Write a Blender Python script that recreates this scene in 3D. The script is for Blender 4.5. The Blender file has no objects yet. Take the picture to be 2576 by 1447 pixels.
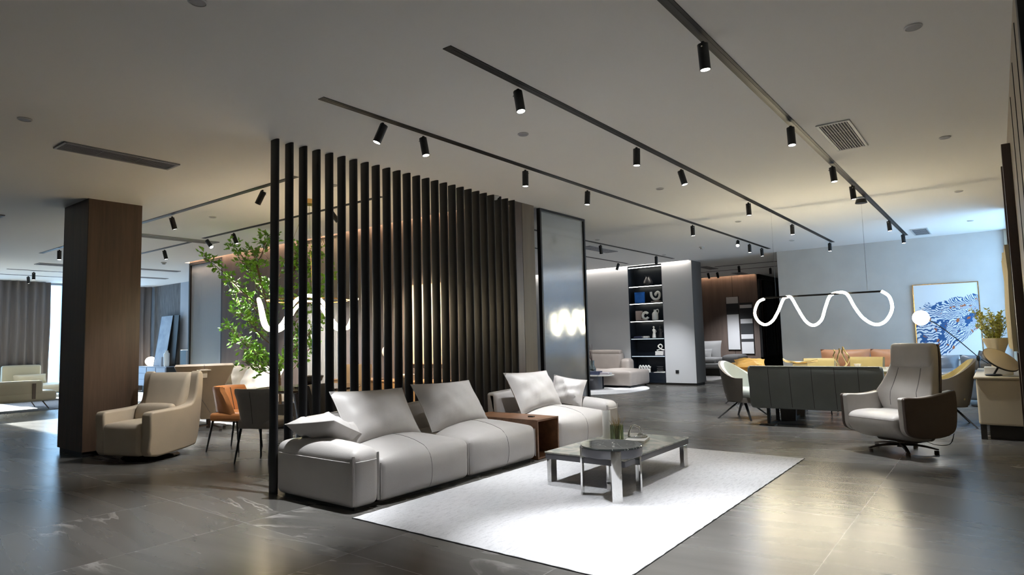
import bpy, bmesh, math, random
from mathutils import Vector, Matrix
random.seed(7)
SC = bpy.context.scene
COL = SC.collection
R = math.radians
PI = math.pi

# ------------------------------------------------------------------ camera, world, sun, exposure
cam_d = bpy.data.cameras.new('camera'); cam = bpy.data.objects.new('camera', cam_d); COL.objects.link(cam)
YAW, PITCH, ROLL = R(37.529), R(4.604), R(-1.4345)
_f = Vector((-math.sin(YAW)*math.cos(PITCH), math.cos(YAW)*math.cos(PITCH), math.sin(PITCH)))
_r = Vector((math.cos(YAW), math.sin(YAW), 0)); _u = _r.cross(_f)
_r2 = math.cos(ROLL)*_r + math.sin(ROLL)*_u; _u2 = -math.sin(ROLL)*_r + math.cos(ROLL)*_u
cam.matrix_world = Matrix(((_r2.x, _u2.x, -_f.x, 0), (_r2.y, _u2.y, -_f.y, 0), (_r2.z, _u2.z, -_f.z, 1.3), (0, 0, 0, 1)))
cam_d.sensor_width = 36; cam_d.lens = 1586.4/2576*36; cam_d.clip_start = 0.05; cam_d.clip_end = 200
SC.camera = cam

W = bpy.data.worlds.new('sky'); SC.world = W; W.use_nodes = True
_bg = W.node_tree.nodes['Background']; _bg.inputs[0].default_value = (0.42, 0.68, 1.0, 1); _bg.inputs[1].default_value = 4.5

def light(kind, loc, energy, color=(1, 1, 1), target=None, **kw):
    d = bpy.data.lights.new(kind.lower() + '_light', kind); d.energy = energy; d.color = color
    for k, v in kw.items(): setattr(d, k, v)
    o = bpy.data.objects.new(kind.lower() + '_light', d); o.location = loc; COL.objects.link(o)
    if target is not None:
        dv = Vector(target) - Vector(loc); o.rotation_euler = dv.to_track_quat('-Z', 'Y').to_euler()
    return o
light('SUN', (-24, 5, 4), 45, (1.0, 0.95, 0.88), (-24 + 1, 5, 4 - .27), angle=R(0.6))
def portal(loc, target, sx, sy):
    o = light('AREA', loc, 1, target=target, shape='RECTANGLE', size=sx, size_y=sy)
    o.data.cycles.is_portal = True
portal((-20.95, 7.2, 1.58), (-10, 7.2, 1.58), 3.1, 2.5)
portal((-20.95, 4.15, 1.35), (-10, 4.15, 1.35), 2.7, 1.4)
portal((0.36, 13.95, 1.58), (-5, 13.95, 1.58), 3.1, 2.7)
SC.view_settings.view_transform = 'Standard'; SC.view_settings.look = 'None'
SC.view_settings.gamma = 1; SC.view_settings.use_curve_mapping = False
SC.view_settings.exposure = 0.38

# ------------------------------------------------------------------ helpers
def mat(name, color, rough=.5, metal=0, noise=0, nscale=20, bump=0, bscale=60, spec=.5, emit=0, ecol=None, coat=0, trans=0, ior=1.45, sheen=0, stretch=None, c2=None):
    m = bpy.data.materials.new(name); m.use_nodes = True
    nt = m.node_tree; b = nt.nodes['Principled BSDF']
    c = tuple(color) + (1,)
    b.inputs['Base Color'].default_value = c; b.inputs['Roughness'].default_value = rough; b.inputs['Metallic'].default_value = metal
    b.inputs['Specular IOR Level'].default_value = spec; b.inputs['IOR'].default_value = ior
    b.inputs['Coat Weight'].default_value = coat; b.inputs['Transmission Weight'].default_value = trans; b.inputs['Sheen Weight'].default_value = sheen
    if emit:
        b.inputs['Emission Color'].default_value = tuple(ecol or color) + (1,); b.inputs['Emission Strength'].default_value = emit
    tc = None
    def coords():
        nonlocal tc
        if tc is None:
            t = nt.nodes.new('ShaderNodeTexCoord'); mp = nt.nodes.new('ShaderNodeMapping')
            nt.links.new(t.outputs['Object'], mp.inputs[0])
            if stretch: mp.inputs['Scale'].default_value = stretch
            tc = mp.outputs[0]
        return tc
    if noise:
        n = nt.nodes.new('ShaderNodeTexNoise'); n.inputs['Scale'].default_value = nscale; n.inputs['Detail'].default_value = 5
        nt.links.new(coords(), n.inputs['Vector'])
        r = nt.nodes.new('ShaderNodeValToRGB')
        lo = c2 or tuple(x*(1 - noise) for x in color); hi = tuple(min(1, x*(1 + noise)) for x in color) if not c2 else color
        r.color_ramp.elements[0].color = tuple(lo) + (1,); r.color_ramp.elements[1].color = tuple(hi) + (1,)
        r.color_ramp.elements[0].position = .3; r.color_ramp.elements[1].position = .7
        nt.links.new(n.outputs[0], r.inputs[0]); nt.links.new(r.outputs[0], b.inputs['Base Color'])
    if bump:
        n = nt.nodes.new('ShaderNodeTexNoise'); n.inputs['Scale'].default_value = bscale; n.inputs['Detail'].default_value = 3
        nt.links.new(coords(), n.inputs['Vector'])
        bp = nt.nodes.new('ShaderNodeBump'); bp.inputs['Strength'].default_value = bump; bp.inputs['Distance'].default_value = .01
        nt.links.new(n.outputs[0], bp.inputs['Height']); nt.links.new(bp.outputs[0], b.inputs['Normal'])
    return m

def obj(name, bm, m, parent=None, loc=(0, 0, 0), rot=(0, 0, 0), smooth=True, bevel=0, bseg=3, sub=0):
    me = bpy.data.meshes.new(name)
    bmesh.ops.recalc_face_normals(bm, faces=bm.faces)
    bm.to_mesh(me); bm.free()
    if smooth:
        for p in me.polygons: p.use_smooth = True
        me.set_sharp_from_angle(angle=R(40))
    if m: me.materials.append(m)
    o = bpy.data.objects.new(name, me); COL.objects.link(o); o.location = loc; o.rotation_euler = rot
    if parent: o.parent = parent
    if bevel:
        md = o.modifiers.new('bevel', 'BEVEL'); md.width = bevel; md.segments = bseg; md.limit_method = 'ANGLE'; md.angle_limit = R(35); md.harden_normals = False
        for p in me.polygons: p.use_smooth = True
        if hasattr(me, 'set_sharp_from_angle'): me.set_sharp_from_angle(angle=R(180))
        md2 = o.modifiers.new('wn', 'WEIGHTED_NORMAL')
    if sub:
        md = o.modifiers.new('sub', 'SUBSURF'); md.levels = sub; md.render_levels = sub
    return o

def tag(o, label, cat, group=None):
    o['label'] = label; o['category'] = cat
    if group: o['group'] = group
    return o
def thing(name, label, cat, loc=(0, 0, 0), rotz=0, group=None):
    o = bpy.data.objects.new(name, None); COL.objects.link(o); o.location = loc; o.rotation_euler = (0, 0, rotz)
    o.empty_display_size = .1
    return tag(o, label, cat, group)
def struct(o):
    o['kind'] = 'structure'; return o
def dup(root, loc, rotz, label, group=None):
    r = root.copy(); COL.objects.link(r); r.location = loc; r.rotation_euler = (0, 0, rotz); r['label'] = label
    if group: r['group'] = group
    for ch in list(root.children):
        c = ch.copy(); COL.objects.link(c); c.parent = r
        for g in ch.children:
            d = g.copy(); COL.objects.link(d); d.parent = c
    return r
ORD = ['first', 'second', 'third', 'fourth', 'fifth', 'sixth', 'seventh', 'eighth', 'ninth', 'tenth', 'eleventh', 'twelfth', 'thirteenth',
       'fourteenth', 'fifteenth', 'sixteenth', 'seventeenth', 'eighteenth', 'nineteenth', 'twentieth', 'twenty-first', 'twenty-second', 'twenty-third', 'twenty-fourth', 'twenty-fifth']

def BM(): return bmesh.new()
def add_box(bm, x0, x1, y0, y1, z0, z1, M=None):
    vs = [bm.verts.new((x, y, z)) for z in (z0, z1) for y in (y0, y1) for x in (x0, x1)]
    for f in ((0, 2, 3, 1), (4, 5, 7, 6), (0, 1, 5, 4), (1, 3, 7, 5), (3, 2, 6, 7), (2, 0, 4, 6)):
        bm.faces.new([vs[i] for i in f])
    if M is not None: bmesh.ops.transform(bm, matrix=M, verts=vs)
    return vs
def box(*a): bm = BM(); add_box(bm, *a); return bm
def xform(bm, M): bmesh.ops.transform(bm, matrix=M, verts=bm.verts); return bm
def add_loft(bm, rings, closed=True, cap=True):
    vr = [[bm.verts.new(p) for p in r] for r in rings]
    n = len(vr[0])
    for a, b in zip(vr, vr[1:]):
        for i in range(n if closed else n - 1):
            j = (i + 1) % n
            bm.faces.new((a[i], a[j], b[j], b[i]))
    if cap and closed:
        bm.faces.new(vr[0][::-1]); bm.faces.new(vr[-1])
    return vr
def loft(rings, **k): bm = BM(); add_loft(bm, rings, **k); return bm
def catmull(pts, n=6, closed=False):
    pts = [Vector(p) for p in pts]; out = []
    N = len(pts); rng = range(N if closed else N - 1)
    for i in rng:
        g = lambda k: pts[k % N] if closed else pts[max(0, min(N - 1, k))]
        p0, p1, p2, p3 = g(i - 1), g(i), g(i + 1), g(i + 2)
        for s in range(n):
            t = s/n
            out.append(.5*((2*p1) + (-p0 + p2)*t + (2*p0 - 5*p1 + 4*p2 - p3)*t*t + (-p0 + 3*p1 - 3*p2 + p3)*t**3))
    if not closed: out.append(pts[-1])
    return out
def add_tube(bm, pts, r, seg=8, closed=False, r_end=None):
    pts = [Vector(p) for p in pts]; N = len(pts); rings = []
    up = Vector((0, 0, 1)); prev = None
    for i, p in enumerate(pts):
        if closed: t = pts[(i + 1) % N] - pts[i - 1]
        else: t = pts[min(i + 1, N - 1)] - pts[max(i - 1, 0)]
        t.normalize()
        if prev is None:
            a = t.cross(up)
            if a.length < .05: a = t.cross(Vector((1, 0, 0)))
        else: a = prev - t*prev.dot(t)
        a.normalize(); prev = a; b = t.cross(a)
        rr = r if r_end is None else r + (r_end - r)*i/(N - 1)
        rings.append([p + rr*(math.cos(2*PI*k/seg)*a + math.sin(2*PI*k/seg)*b) for k in range(seg)])
    if closed:
        vr = [[bm.verts.new(q) for q in rg] for rg in rings]
        for i in range(N):
            A, B = vr[i], vr[(i + 1) % N]
            for k in range(seg): bm.faces.new((A[k], A[(k + 1) % seg], B[(k + 1) % seg], B[k]))
    else: add_loft(bm, rings)
def tube(pts, r, seg=8, **k): bm = BM(); add_tube(bm, pts, r, seg, **k); return bm
def add_lathe(bm, prof, seg=24, c=(0, 0, 0)):
    rings = [[(c[0] + r*math.cos(2*PI*k/seg), c[1] + r*math.sin(2*PI*k/seg), c[2] + z) for k in range(seg)] for r, z in prof]
    add_loft(bm, rings)
def lathe(prof, seg=24, c=(0, 0, 0)): bm = BM(); add_lathe(bm, prof, seg, c); return bm
def add_prism(bm, poly, a0, a1, axis='x'):
    def P(u, v, a): return (a, u, v) if axis == 'x' else ((u, a, v) if axis == 'y' else (u, v, a))
    A = [bm.verts.new(P(u, v, a0)) for u, v in poly]; B = [bm.verts.new(P(u, v, a1)) for u, v in poly]
    n = len(poly)
    bm.faces.new(A[::-1]); bm.faces.new(B)
    for i in range(n): bm.faces.new((A[i], A[(i + 1) % n], B[(i + 1) % n], B[i]))
def prism(poly, a0, a1, axis='x'): bm = BM(); add_prism(bm, poly, a0, a1, axis); return bm
def axis_params(h, r, m):
    inner = h - r
    L = [-h, -h + .3*r, -h + .65*r] + [-inner + 2*inner*i/m for i in range(m + 1)] + [h - .65*r, h - .3*r, h]
    return L
def soft_box(sx, sy, sz, r=.05, bulge=(0, 0, 0), m=6, base=0, c=(0, 0, 0), skew=None):
    """rounded upholstered block, bottom at z=base; bulge = how far each face puffs out"""
    bm = BM(); hx, hy, hz = sx/2, sy/2, sz/2; r = min(r, hx*.98, hy*.98, hz*.98)
    PX, PY, PZ = axis_params(hx, r, m), axis_params(hy, r, m), axis_params(hz, r, m)
    H = (hx, hy, hz); cache = {}; n = len(PX) - 1
    def V(i, j, k):
        key = (i, j, k)
        if key in cache: return cache[key]
        p = Vector((PX[i], PY[j], PZ[k]))
        q = Vector([max(-(H[a] - r), min(H[a] - r, p[a])) for a in range(3)])
        d = p - q
        if d.length > 1e-9: p = q + d.normalized()*r
        u = [p[a]/H[a] for a in range(3)]
        out = p.copy()
        for a in range(3):
            if bulge[a]:
                b_, c_ = (a + 1) % 3, (a + 2) % 3
                w = max(0, 1 - u[b_]**2)*max(0, 1 - u[c_]**2)
                if a == 2 and u[2] < 0: continue
                out[a] += bulge[a]*u[a]*abs(u[a])*w**.8
        if skew: out = Vector(skew(out, u))
        v = bm.verts.new((out.x + c[0], out.y + c[1], out.z + hz + base + c[2])); cache[key] = v
        return v
    for a in range(n):
        for b in range(n):
            for k in (0, n):
                for q in ([(a, b, k), (a + 1, b, k), (a + 1, b + 1, k), (a, b + 1, k)], [(a, k, b), (a + 1, k, b), (a + 1, k, b + 1), (a, k, b + 1)], [(k, a, b), (k, a + 1, b), (k, a + 1, b + 1), (k, a, b + 1)]):
                    bm.faces.new([V(*t) for t in q])
    return bm
def pillow(w, h, t, n=14, pinch=.06, crumple=.0, seed=1, flange=0):
    """cushion in the XZ plane, thickness along Y, centre at origin"""
    rnd = random.Random(seed); bm = BM(); ph = [rnd.uniform(0, 6.28) for _ in range(8)]
    def P(i, j, s):
        u, v = 2*i/n - 1, 2*j/n - 1
        e = (1 - u**4)**.5*(1 - v**4)**.5 if abs(u) < 1 and abs(v) < 1 else 0
        e = e*(.35 + .65*((1 - u*u)*(1 - v*v))**.35) if e else 0
        x = u*w/2*(1 - pinch*(1 - v*v)); z = v*h/2*(1 - pinch*(1 - u*u))
        wr = crumple*(math.sin(5*u + 3*v + ph[0]) + .7*math.sin(9*v - 4*u + ph[1]) + .6*math.sin(13*u + 6*v + ph[2]))*(1 if s > 0 else .8)
        fold = crumple*1.2*math.exp(-((abs(u) - .75)**2 + (v + .7)**2)*6)*math.sin(24*(v + abs(u)*.5) + ph[3])
        return (x, -s*(t/2*e + (wr + fold)*e), z)
    G = {}
    for s in (1, -1):
        for i in range(n + 1):
            for j in range(n + 1):
                edge = i in (0, n) or j in (0, n)
                if s == -1 and edge: G[(i, j, -1)] = G[(i, j, 1)]
                else: G[(i, j, s)] = bm.verts.new(P(i, j, s))
        for i in range(n):
            for j in range(n):
                bm.faces.new([G[(i, j, s)], G[(i + 1, j, s)], G[(i + 1, j + 1, s)], G[(i, j + 1, s)]])
    return bm
def pillow_edge(w, h, pinch=.06, n=14):
    P = []
    for k in range(4*n):
        s, i = divmod(k, n); f = 2*i/n - 1
        u, v = [(f, -1), (1, f), (-f, 1), (-1, -f)][s]
        P.append((u*w/2*(1 - pinch*(1 - v*v)), 0, v*h/2*(1 - pinch*(1 - u*u))))
    return P
def rrect(w, d, r, n=4, cx=0, cy=0):
    P = []
    for sx, sy, a0 in ((1, 1, 0), (-1, 1, 90), (-1, -1, 180), (1, -1, 270)):
        for k in range(n + 1):
            a = R(a0 + 90*k/n); P.append((cx + sx*(w/2 - r) + r*math.cos(a), cy + sy*(d/2 - r) + r*math.sin(a)))
    return P
def TRS(loc=(0, 0, 0), rx=0, ry=0, rz=0): return Matrix.Translation(loc) @ Matrix.Rotation(rz, 4, 'Z') @ Matrix.Rotation(ry, 4, 'Y') @ Matrix.Rotation(rx, 4, 'X')

# ------------------------------------------------------------------ materials
def floor_mat():
    m = bpy.data.materials.new('grey_stone_tile'); m.use_nodes = True; nt = m.node_tree; b = nt.nodes['Principled BSDF']; N = nt.nodes.new; L = nt.links.new
    g = N('ShaderNodeNewGeometry')
    off = N('ShaderNodeVectorMath'); off.operation = 'SUBTRACT'; L(g.outputs['Position'], off.inputs[0]); off.inputs[1].default_value = (-.875, 4.945, 0)
    div = N('ShaderNodeVectorMath'); div.operation = 'DIVIDE'; L(off.outputs[0], div.inputs[0]); div.inputs[1].default_value = (1.2, 2.4, 1)
    fl = N('ShaderNodeVectorMath'); fl.operation = 'FLOOR'; L(div.outputs[0], fl.inputs[0])
    fr = N('ShaderNodeVectorMath'); fr.operation = 'FRACTION'; L(div.outputs[0], fr.inputs[0])
    wn = N('ShaderNodeTexWhiteNoise'); wn.noise_dimensions = '2D'; L(fl.outputs[0], wn.inputs['Vector'])
    sc = N('ShaderNodeVectorMath'); sc.operation = 'SCALE'; L(wn.outputs['Color'], sc.inputs[0]); sc.inputs['Scale'].default_value = 37
    ad = N('ShaderNodeVectorMath'); ad.operation = 'ADD'; L(g.outputs['Position'], ad.inputs[0]); L(sc.outputs[0], ad.inputs[1])
    # direction of the streaks: mostly across the tile, with a random tilt from tile to tile
    rot = N('ShaderNodeVectorRotate'); rot.rotation_type = 'Z_AXIS'; L(ad.outputs[0], rot.inputs['Vector'])
    ang = N('ShaderNodeMath'); ang.operation = 'MULTIPLY_ADD'; L(wn.outputs['Value'], ang.inputs[0]); ang.inputs[1].default_value = .75; ang.inputs[2].default_value = -.5; L(ang.outputs[0], rot.inputs['Angle'])
    mp = N('ShaderNodeMapping'); mp.inputs['Scale'].default_value = (.4, 3.6, 1); L(rot.outputs[0], mp.inputs[0])
    n1 = N('ShaderNodeTexNoise'); n1.inputs['Scale'].default_value = 1.3; n1.inputs['Detail'].default_value = 5; n1.inputs['Distortion'].default_value = .15; L(mp.outputs[0], n1.inputs['Vector'])
    r1 = N('ShaderNodeValToRGB'); e = r1.color_ramp.elements
    e[0].position = .25; e[0].color = (.088, .084, .078, 1); e[1].position = .75; e[1].color = (.122, .117, .109, 1); L(n1.outputs[0], r1.inputs[0])
    # pale veins: thin band of a distorted noise, only in patches
    mp2 = N('ShaderNodeMapping'); mp2.inputs['Scale'].default_value = (.75, 2.3, 1); mp2.inputs['Location'].default_value = (3, 8, 0); L(rot.outputs[0], mp2.inputs[0])
    n2 = N('ShaderNodeTexNoise'); n2.inputs['Scale'].default_value = .8; n2.inputs['Detail'].default_value = 6; n2.inputs['Distortion'].default_value = 1.0; L(mp2.outputs[0], n2.inputs['Vector'])
    r2 = N('ShaderNodeValToRGB'); e = r2.color_ramp.elements; e[0].position = .468; e[0].color = (0, 0, 0, 1); e[1].position = .5; e[1].color = (1, 1, 1, 1)
    e2 = r2.color_ramp.elements.new(.51); e2.color = (0, 0, 0, 1); L(n2.outputs[0], r2.inputs[0])
    n3 = N('ShaderNodeTexNoise'); n3.inputs['Scale'].default_value = .9; n3.inputs['Detail'].default_value = 2; L(ad.outputs[0], n3.inputs['Vector'])
    r3 = N('ShaderNodeValToRGB'); r3.color_ramp.elements[0].position = .53; r3.color_ramp.elements[1].position = .68; L(n3.outputs[0], r3.inputs[0])
    mu = N('ShaderNodeMath'); mu.operation = 'MULTIPLY'; L(r2.outputs[0], mu.inputs[0]); L(r3.outputs[0], mu.inputs[1])
    mu2 = N('ShaderNodeMath'); mu2.operation = 'MULTIPLY'; L(mu.outputs[0], mu2.inputs[0]); mu2.inputs[1].default_value = .5
    mx = N('ShaderNodeMix'); mx.data_type = 'RGBA'; L(mu2.outputs[0], mx.inputs['Factor']); L(r1.outputs[0], mx.inputs['A']); mx.inputs['B'].default_value = (.50, .47, .45, 1)
    # grout lines
    sp = N('ShaderNodeSeparateXYZ'); L(fr.outputs[0], sp.inputs[0])
    def edge(out, size):
        a = N('ShaderNodeMath'); a.operation = 'SUBTRACT'; a.inputs[0].default_value = 1; L(out, a.inputs[1])
        mn = N('ShaderNodeMath'); mn.operation = 'MINIMUM'; L(out, mn.inputs[0]); L(a.outputs[0], mn.inputs[1])
        lt = N('ShaderNodeMath'); lt.operation = 'LESS_THAN'; L(mn.outputs[0], lt.inputs[0]); lt.inputs[1].default_value = .0022/size; return lt
    ex, ey = edge(sp.outputs['X'], 1.2), edge(sp.outputs['Y'], 2.4)
    mxm = N('ShaderNodeMath'); mxm.operation = 'MAXIMUM'; L(ex.outputs[0], mxm.inputs[0]); L(ey.outputs[0], mxm.inputs[1])
    mg = N('ShaderNodeMix'); mg.data_type = 'RGBA'; L(mxm.outputs[0], mg.inputs['Factor']); L(mx.outputs['Result'], mg.inputs['A']); mg.inputs['B'].default_value = (.27, .26, .25, 1)
    L(mg.outputs['Result'], b.inputs['Base Color'])
    nr = N('ShaderNodeMath'); nr.operation = 'MULTIPLY_ADD'; L(n1.outputs[0], nr.inputs[0]); nr.inputs[1].default_value = .06; nr.inputs[2].default_value = .24; L(nr.outputs[0], b.inputs['Roughness'])
    b.inputs['Specular IOR Level'].default_value = .45
    return m
def wood_mat(name, c1, c2, rough=.45, axis=2, scale=7, stretch=.06):
    m = bpy.data.materials.new(name); m.use_nodes = True; nt = m.node_tree; b = nt.nodes['Principled BSDF']; N = nt.nodes.new; L = nt.links.new
    tc = N('ShaderNodeTexCoord'); mp = N('ShaderNodeMapping'); L(tc.outputs['Object'], mp.inputs[0])
    s = [1, 1, 1]; s[axis] = stretch; mp.inputs['Scale'].default_value = s
    n = N('ShaderNodeTexNoise'); n.inputs['Scale'].default_value = scale; n.inputs['Detail'].default_value = 7; n.inputs['Roughness'].default_value = .6; L(mp.outputs[0], n.inputs['Vector'])
    n2 = N('ShaderNodeTexNoise'); n2.inputs['Scale'].default_value = scale*9; n2.inputs['Detail'].default_value = 3; L(mp.outputs[0], n2.inputs['Vector'])
    ma = N('ShaderNodeMath'); ma.operation = 'MULTIPLY_ADD'; L(n2.outputs[0], ma.inputs[0]); ma.inputs[1].default_value = .3; L(n.outputs[0], ma.inputs[2])
    r = N('ShaderNodeValToRGB'); e = r.color_ramp.elements; e[0].position = .45; e[0].color = tuple(c1) + (1,); e[1].position = .85; e[1].color = tuple(c2) + (1,)
    L(ma.outputs[0], r.inputs[0]); L(r.outputs[0], b.inputs['Base Color']); b.inputs['Roughness'].default_value = rough
    return m
def rug_mat(name, c1, c2, scale=90):
    m = mat(name, c1, .95, bump=0); nt = m.node_tree; b = nt.nodes['Principled BSDF']; N = nt.nodes.new; L = nt.links.new
    tc = N('ShaderNodeTexCoord'); n = N('ShaderNodeTexNoise'); n.inputs['Scale'].default_value = scale; n.inputs['Detail'].default_value = 4; n.inputs['Roughness'].default_value = .7; L(tc.outputs['Object'], n.inputs['Vector'])
    mp = N('ShaderNodeMapping'); mp.inputs['Scale'].default_value = (1, .18, 1); L(tc.outputs['Object'], mp.inputs[0])
    n2 = N('ShaderNodeTexNoise'); n2.inputs['Scale'].default_value = 60; n2.inputs['Detail'].default_value = 2; L(mp.outputs[0], n2.inputs['Vector'])
    ad = N('ShaderNodeMath'); ad.operation = 'ADD'; L(n.outputs[0], ad.inputs[0]); L(n2.outputs[0], ad.inputs[1])
    hf = N('ShaderNodeMath'); hf.operation = 'MULTIPLY'; hf.inputs[1].default_value = .5; L(ad.outputs[0], hf.inputs[0])
    r = N('ShaderNodeValToRGB'); e = r.color_ramp.elements; e[0].position = .33; e[0].color = tuple(c2) + (1,); e[1].position = .52; e[1].color = tuple(c1) + (1,)
    L(hf.outputs[0], r.inputs[0]); L(r.outputs[0], b.inputs['Base Color'])
    bp = N('ShaderNodeBump'); bp.inputs['Strength'].default_value = .7; bp.inputs['Distance'].default_value = .01; L(hf.outputs[0], bp.inputs['Height']); L(bp.outputs[0], b.inputs['Normal'])
    b.inputs['Specular IOR Level'].default_value = .1
    return m
def ribbed_glass(name, col, rough, trans, rib=240, spec=.7):
    m = mat(name, col, rough, trans=trans, spec=spec); nt = m.node_tree; b = nt.nodes['Principled BSDF']; N = nt.nodes.new; L = nt.links.new
    tc = N('ShaderNodeTexCoord'); w = N('ShaderNodeTexWave'); w.wave_type = 'BANDS'; w.bands_direction = 'DIAGONAL'
    mp = N('ShaderNodeMapping'); mp.inputs['Scale'].default_value = (1, 1, 0); L(tc.outputs['Object'], mp.inputs[0]); L(mp.outputs[0], w.inputs['Vector'])
    w.inputs['Scale'].default_value = rib/(2*PI)
    bp = N('ShaderNodeBump'); bp.inputs['Strength'].default_value = .6; bp.inputs['Distance'].default_value = .006; L(w.outputs['Fac'], bp.inputs['Height']); L(bp.outputs[0], b.inputs['Normal'])
    return m
def marble_mat(name, base, vein, rough=.15, scale=3, width=.03, dist=1.5):
    m = mat(name, base, rough); nt = m.node_tree; b = nt.nodes['Principled BSDF']; N = nt.nodes.new; L = nt.links.new
    tc = N('ShaderNodeTexCoord'); n = N('ShaderNodeTexNoise'); n.inputs['Scale'].default_value = scale; n.inputs['Detail'].default_value = 6; n.inputs['Distortion'].default_value = dist; L(tc.outputs['Object'], n.inputs['Vector'])
    r = N('ShaderNodeValToRGB'); e = r.color_ramp.elements; e[0].position = .5 - width; e[0].color = tuple(base) + (1,); e[1].position = .5; e[1].color = tuple(vein) + (1,)
    k = r.color_ramp.elements.new(.5 + width); k.color = tuple(base) + (1,)
    k = r.color_ramp.elements.new(.85); k.color = tuple(x*1.5 for x in base) + (1,)
    L(n.outputs[0], r.inputs[0]); L(r.outputs[0], b.inputs['Base Color'])
    return m
def art_mat():
    """blue coral-like line drawing with rust flecks on pale ground"""
    m = mat('line_art_canvas', (.8, .82, .85), .8); nt = m.node_tree; b = nt.nodes['Principled BSDF']; N = nt.nodes.new; L = nt.links.new
    tc = N('ShaderNodeTexCoord'); P = tc.outputs['Object']
    def noise(s, d=3, dist=0, vec=None):
        n = N('ShaderNodeTexNoise'); n.inputs['Scale'].default_value = s; n.inputs['Detail'].default_value = d; n.inputs['Distortion'].default_value = dist; L(vec or P, n.inputs['Vector']); return n.outputs[0]
    def math_(op, a, c=None, d=None):
        x = N('ShaderNodeMath'); x.operation = op
        for i, v in enumerate((a, c, d)):
            if v is None: continue
            if hasattr(v, 'default_value') or hasattr(v, 'links'): L(v, x.inputs[i])
            else: x.inputs[i].default_value = v
        return x.outputs[0]
    sp = N('ShaderNodeSeparateXYZ'); L(P, sp.inputs[0]); X, Z = sp.outputs[0], sp.outputs[2]
    wob = math_('MULTIPLY_ADD', noise(3.2, 4), .42, -.21)
    # shell shape: radial lines fanning from a point on the right edge
    dx = math_('SUBTRACT', .62, X); dz = math_('SUBTRACT', Z, .1)
    ang = math_('ARCTAN2', math_('ADD', dz, wob), dx)
    rad = math_('SQRT', math_('ADD', math_('MULTIPLY', dx, dx), math_('MULTIPLY', dz, dz)))
    ph = math_('MULTIPLY_ADD', ang, 105, math_('MULTIPLY', noise(5, 3), 7))
    lines = math_('GREATER_THAN', math_('SINE', ph), math_('MULTIPLY_ADD', noise(7, 3), -1.9, 1.15))
    edge = math_('MULTIPLY_ADD', noise(4, 5), .6, 1.0)
    inside = math_('LESS_THAN', rad, edge)
    low = math_('GREATER_THAN', math_('MULTIPLY_ADD', X, -.95, Z), -.62)
    hi = math_('LESS_THAN', math_('MULTIPLY_ADD', X, -.22, Z), math_('MULTIPLY_ADD', noise(6, 4), .55, .14))
    msk = math_('MULTIPLY', math_('MULTIPLY', inside, low), hi)
    blue = math_('MULTIPLY', msk, lines)
    blot = math_('MULTIPLY', msk, math_('GREATER_THAN', noise(4.5, 6), .585))
    blue = math_('MAXIMUM', blue, blot)
    rust = math_('MULTIPLY', msk, math_('GREATER_THAN', noise(9, 4, 0), .63))
    m1 = N('ShaderNodeMix'); m1.data_type = 'RGBA'; L(blue, m1.inputs['Factor']); m1.inputs['A'].default_value = (.74, .77, .8, 1); m1.inputs['B'].default_value = (.03, .105, .27, 1)
    m2 = N('ShaderNodeMix'); m2.data_type = 'RGBA'; L(rust, m2.inputs['Factor']); L(m1.outputs['Result'], m2.inputs['A']); m2.inputs['B'].default_value = (.42, .13, .05, 1)
    L(m2.outputs['Result'], b.inputs['Base Color']); return m

M_floor = floor_mat()
M_ceil = mat('ceiling_paint', (.86, .85, .83), .9, spec=.2)
M_white = mat('white_wall_paint', (.54, .535, .52), .85, noise=.04, nscale=3, spec=.2)
M_grey = mat('grey_wall_panel', (.52, .53, .55), .6, spec=.3)
M_greyd = mat('taupe_side_panel', (.16, .145, .135), .6)
M_lgrey = mat('pale_blue_grey_wall', (.42, .45, .5), .8)
M_paper = mat('grey_wallpaper', (.14, .14, .145), .9, noise=.25, nscale=14, stretch=(1, 1, .2))
M_wood = wood_mat('brown_column_veneer', (.045, .027, .017), (.10, .061, .039), .4)
M_woodw = wood_mat('taupe_wall_veneer', (.085, .062, .052), (.14, .107, .092), .5)
M_woodf = wood_mat('far_wall_veneer', (.10, .075, .065), (.16, .12, .105), .5)
M_rib = mat('fluted_panel_lacquer', (.30, .275, .25), .55)
M_black = mat('black_metal', (.010, .010, .011), .42)
M_slat = mat('black_slat_lacquer', (.012, .012, .013), .45, spec=.45, bump=.05, bscale=300)
M_track = mat('black_track', (.008, .008, .008), .5)
M_lens = mat('spot_lens', (1, 1, 1), .3, emit=25, ecol=(1, .97, .92))
M_off = mat('spot_lens_dim', (1, 1, 1), .3, emit=4, ecol=(.9, .95, 1))
M_plast = mat('white_plastic', (.55, .55, .54), .5)
M_vent = mat('vent_grey', (.32, .31, .32), .6)
M_ventd = mat('vent_dark', (.045, .043, .045), .7)
M_leather = mat('warm_grey_leather', (.455, .435, .42), .42, noise=.04, nscale=4, bump=.10, bscale=160, spec=.4)
M_seam = mat('grey_seam_thread', (.22, .205, .2), .6)
M_seaml = mat('pale_seam_thread', (.6, .58, .56), .6)
M_beige = mat('beige_leather', (.47, .40, .31), .5, noise=.04, nscale=5, bump=.08, bscale=150, spec=.35)
M_cream = mat('cream_leather', (.62, .56, .47), .45, noise=.05, nscale=5, bump=.1, bscale=120)
M_tan = mat('tan_leather_dark', (.45, .34, .25), .5, noise=.05, nscale=6)
M_rgrey = mat('recliner_grey_leather', (.45, .43, .41), .4, noise=.05, nscale=6, bump=.08, bscale=150)
M_rbrown = mat('recliner_brown_shell', (.075, .055, .047), .5, noise=.08, nscale=8, bump=.1, bscale=150)
M_brownm = mat('bronze_metal', (.10, .08, .07), .4, metal=.5)
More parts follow.
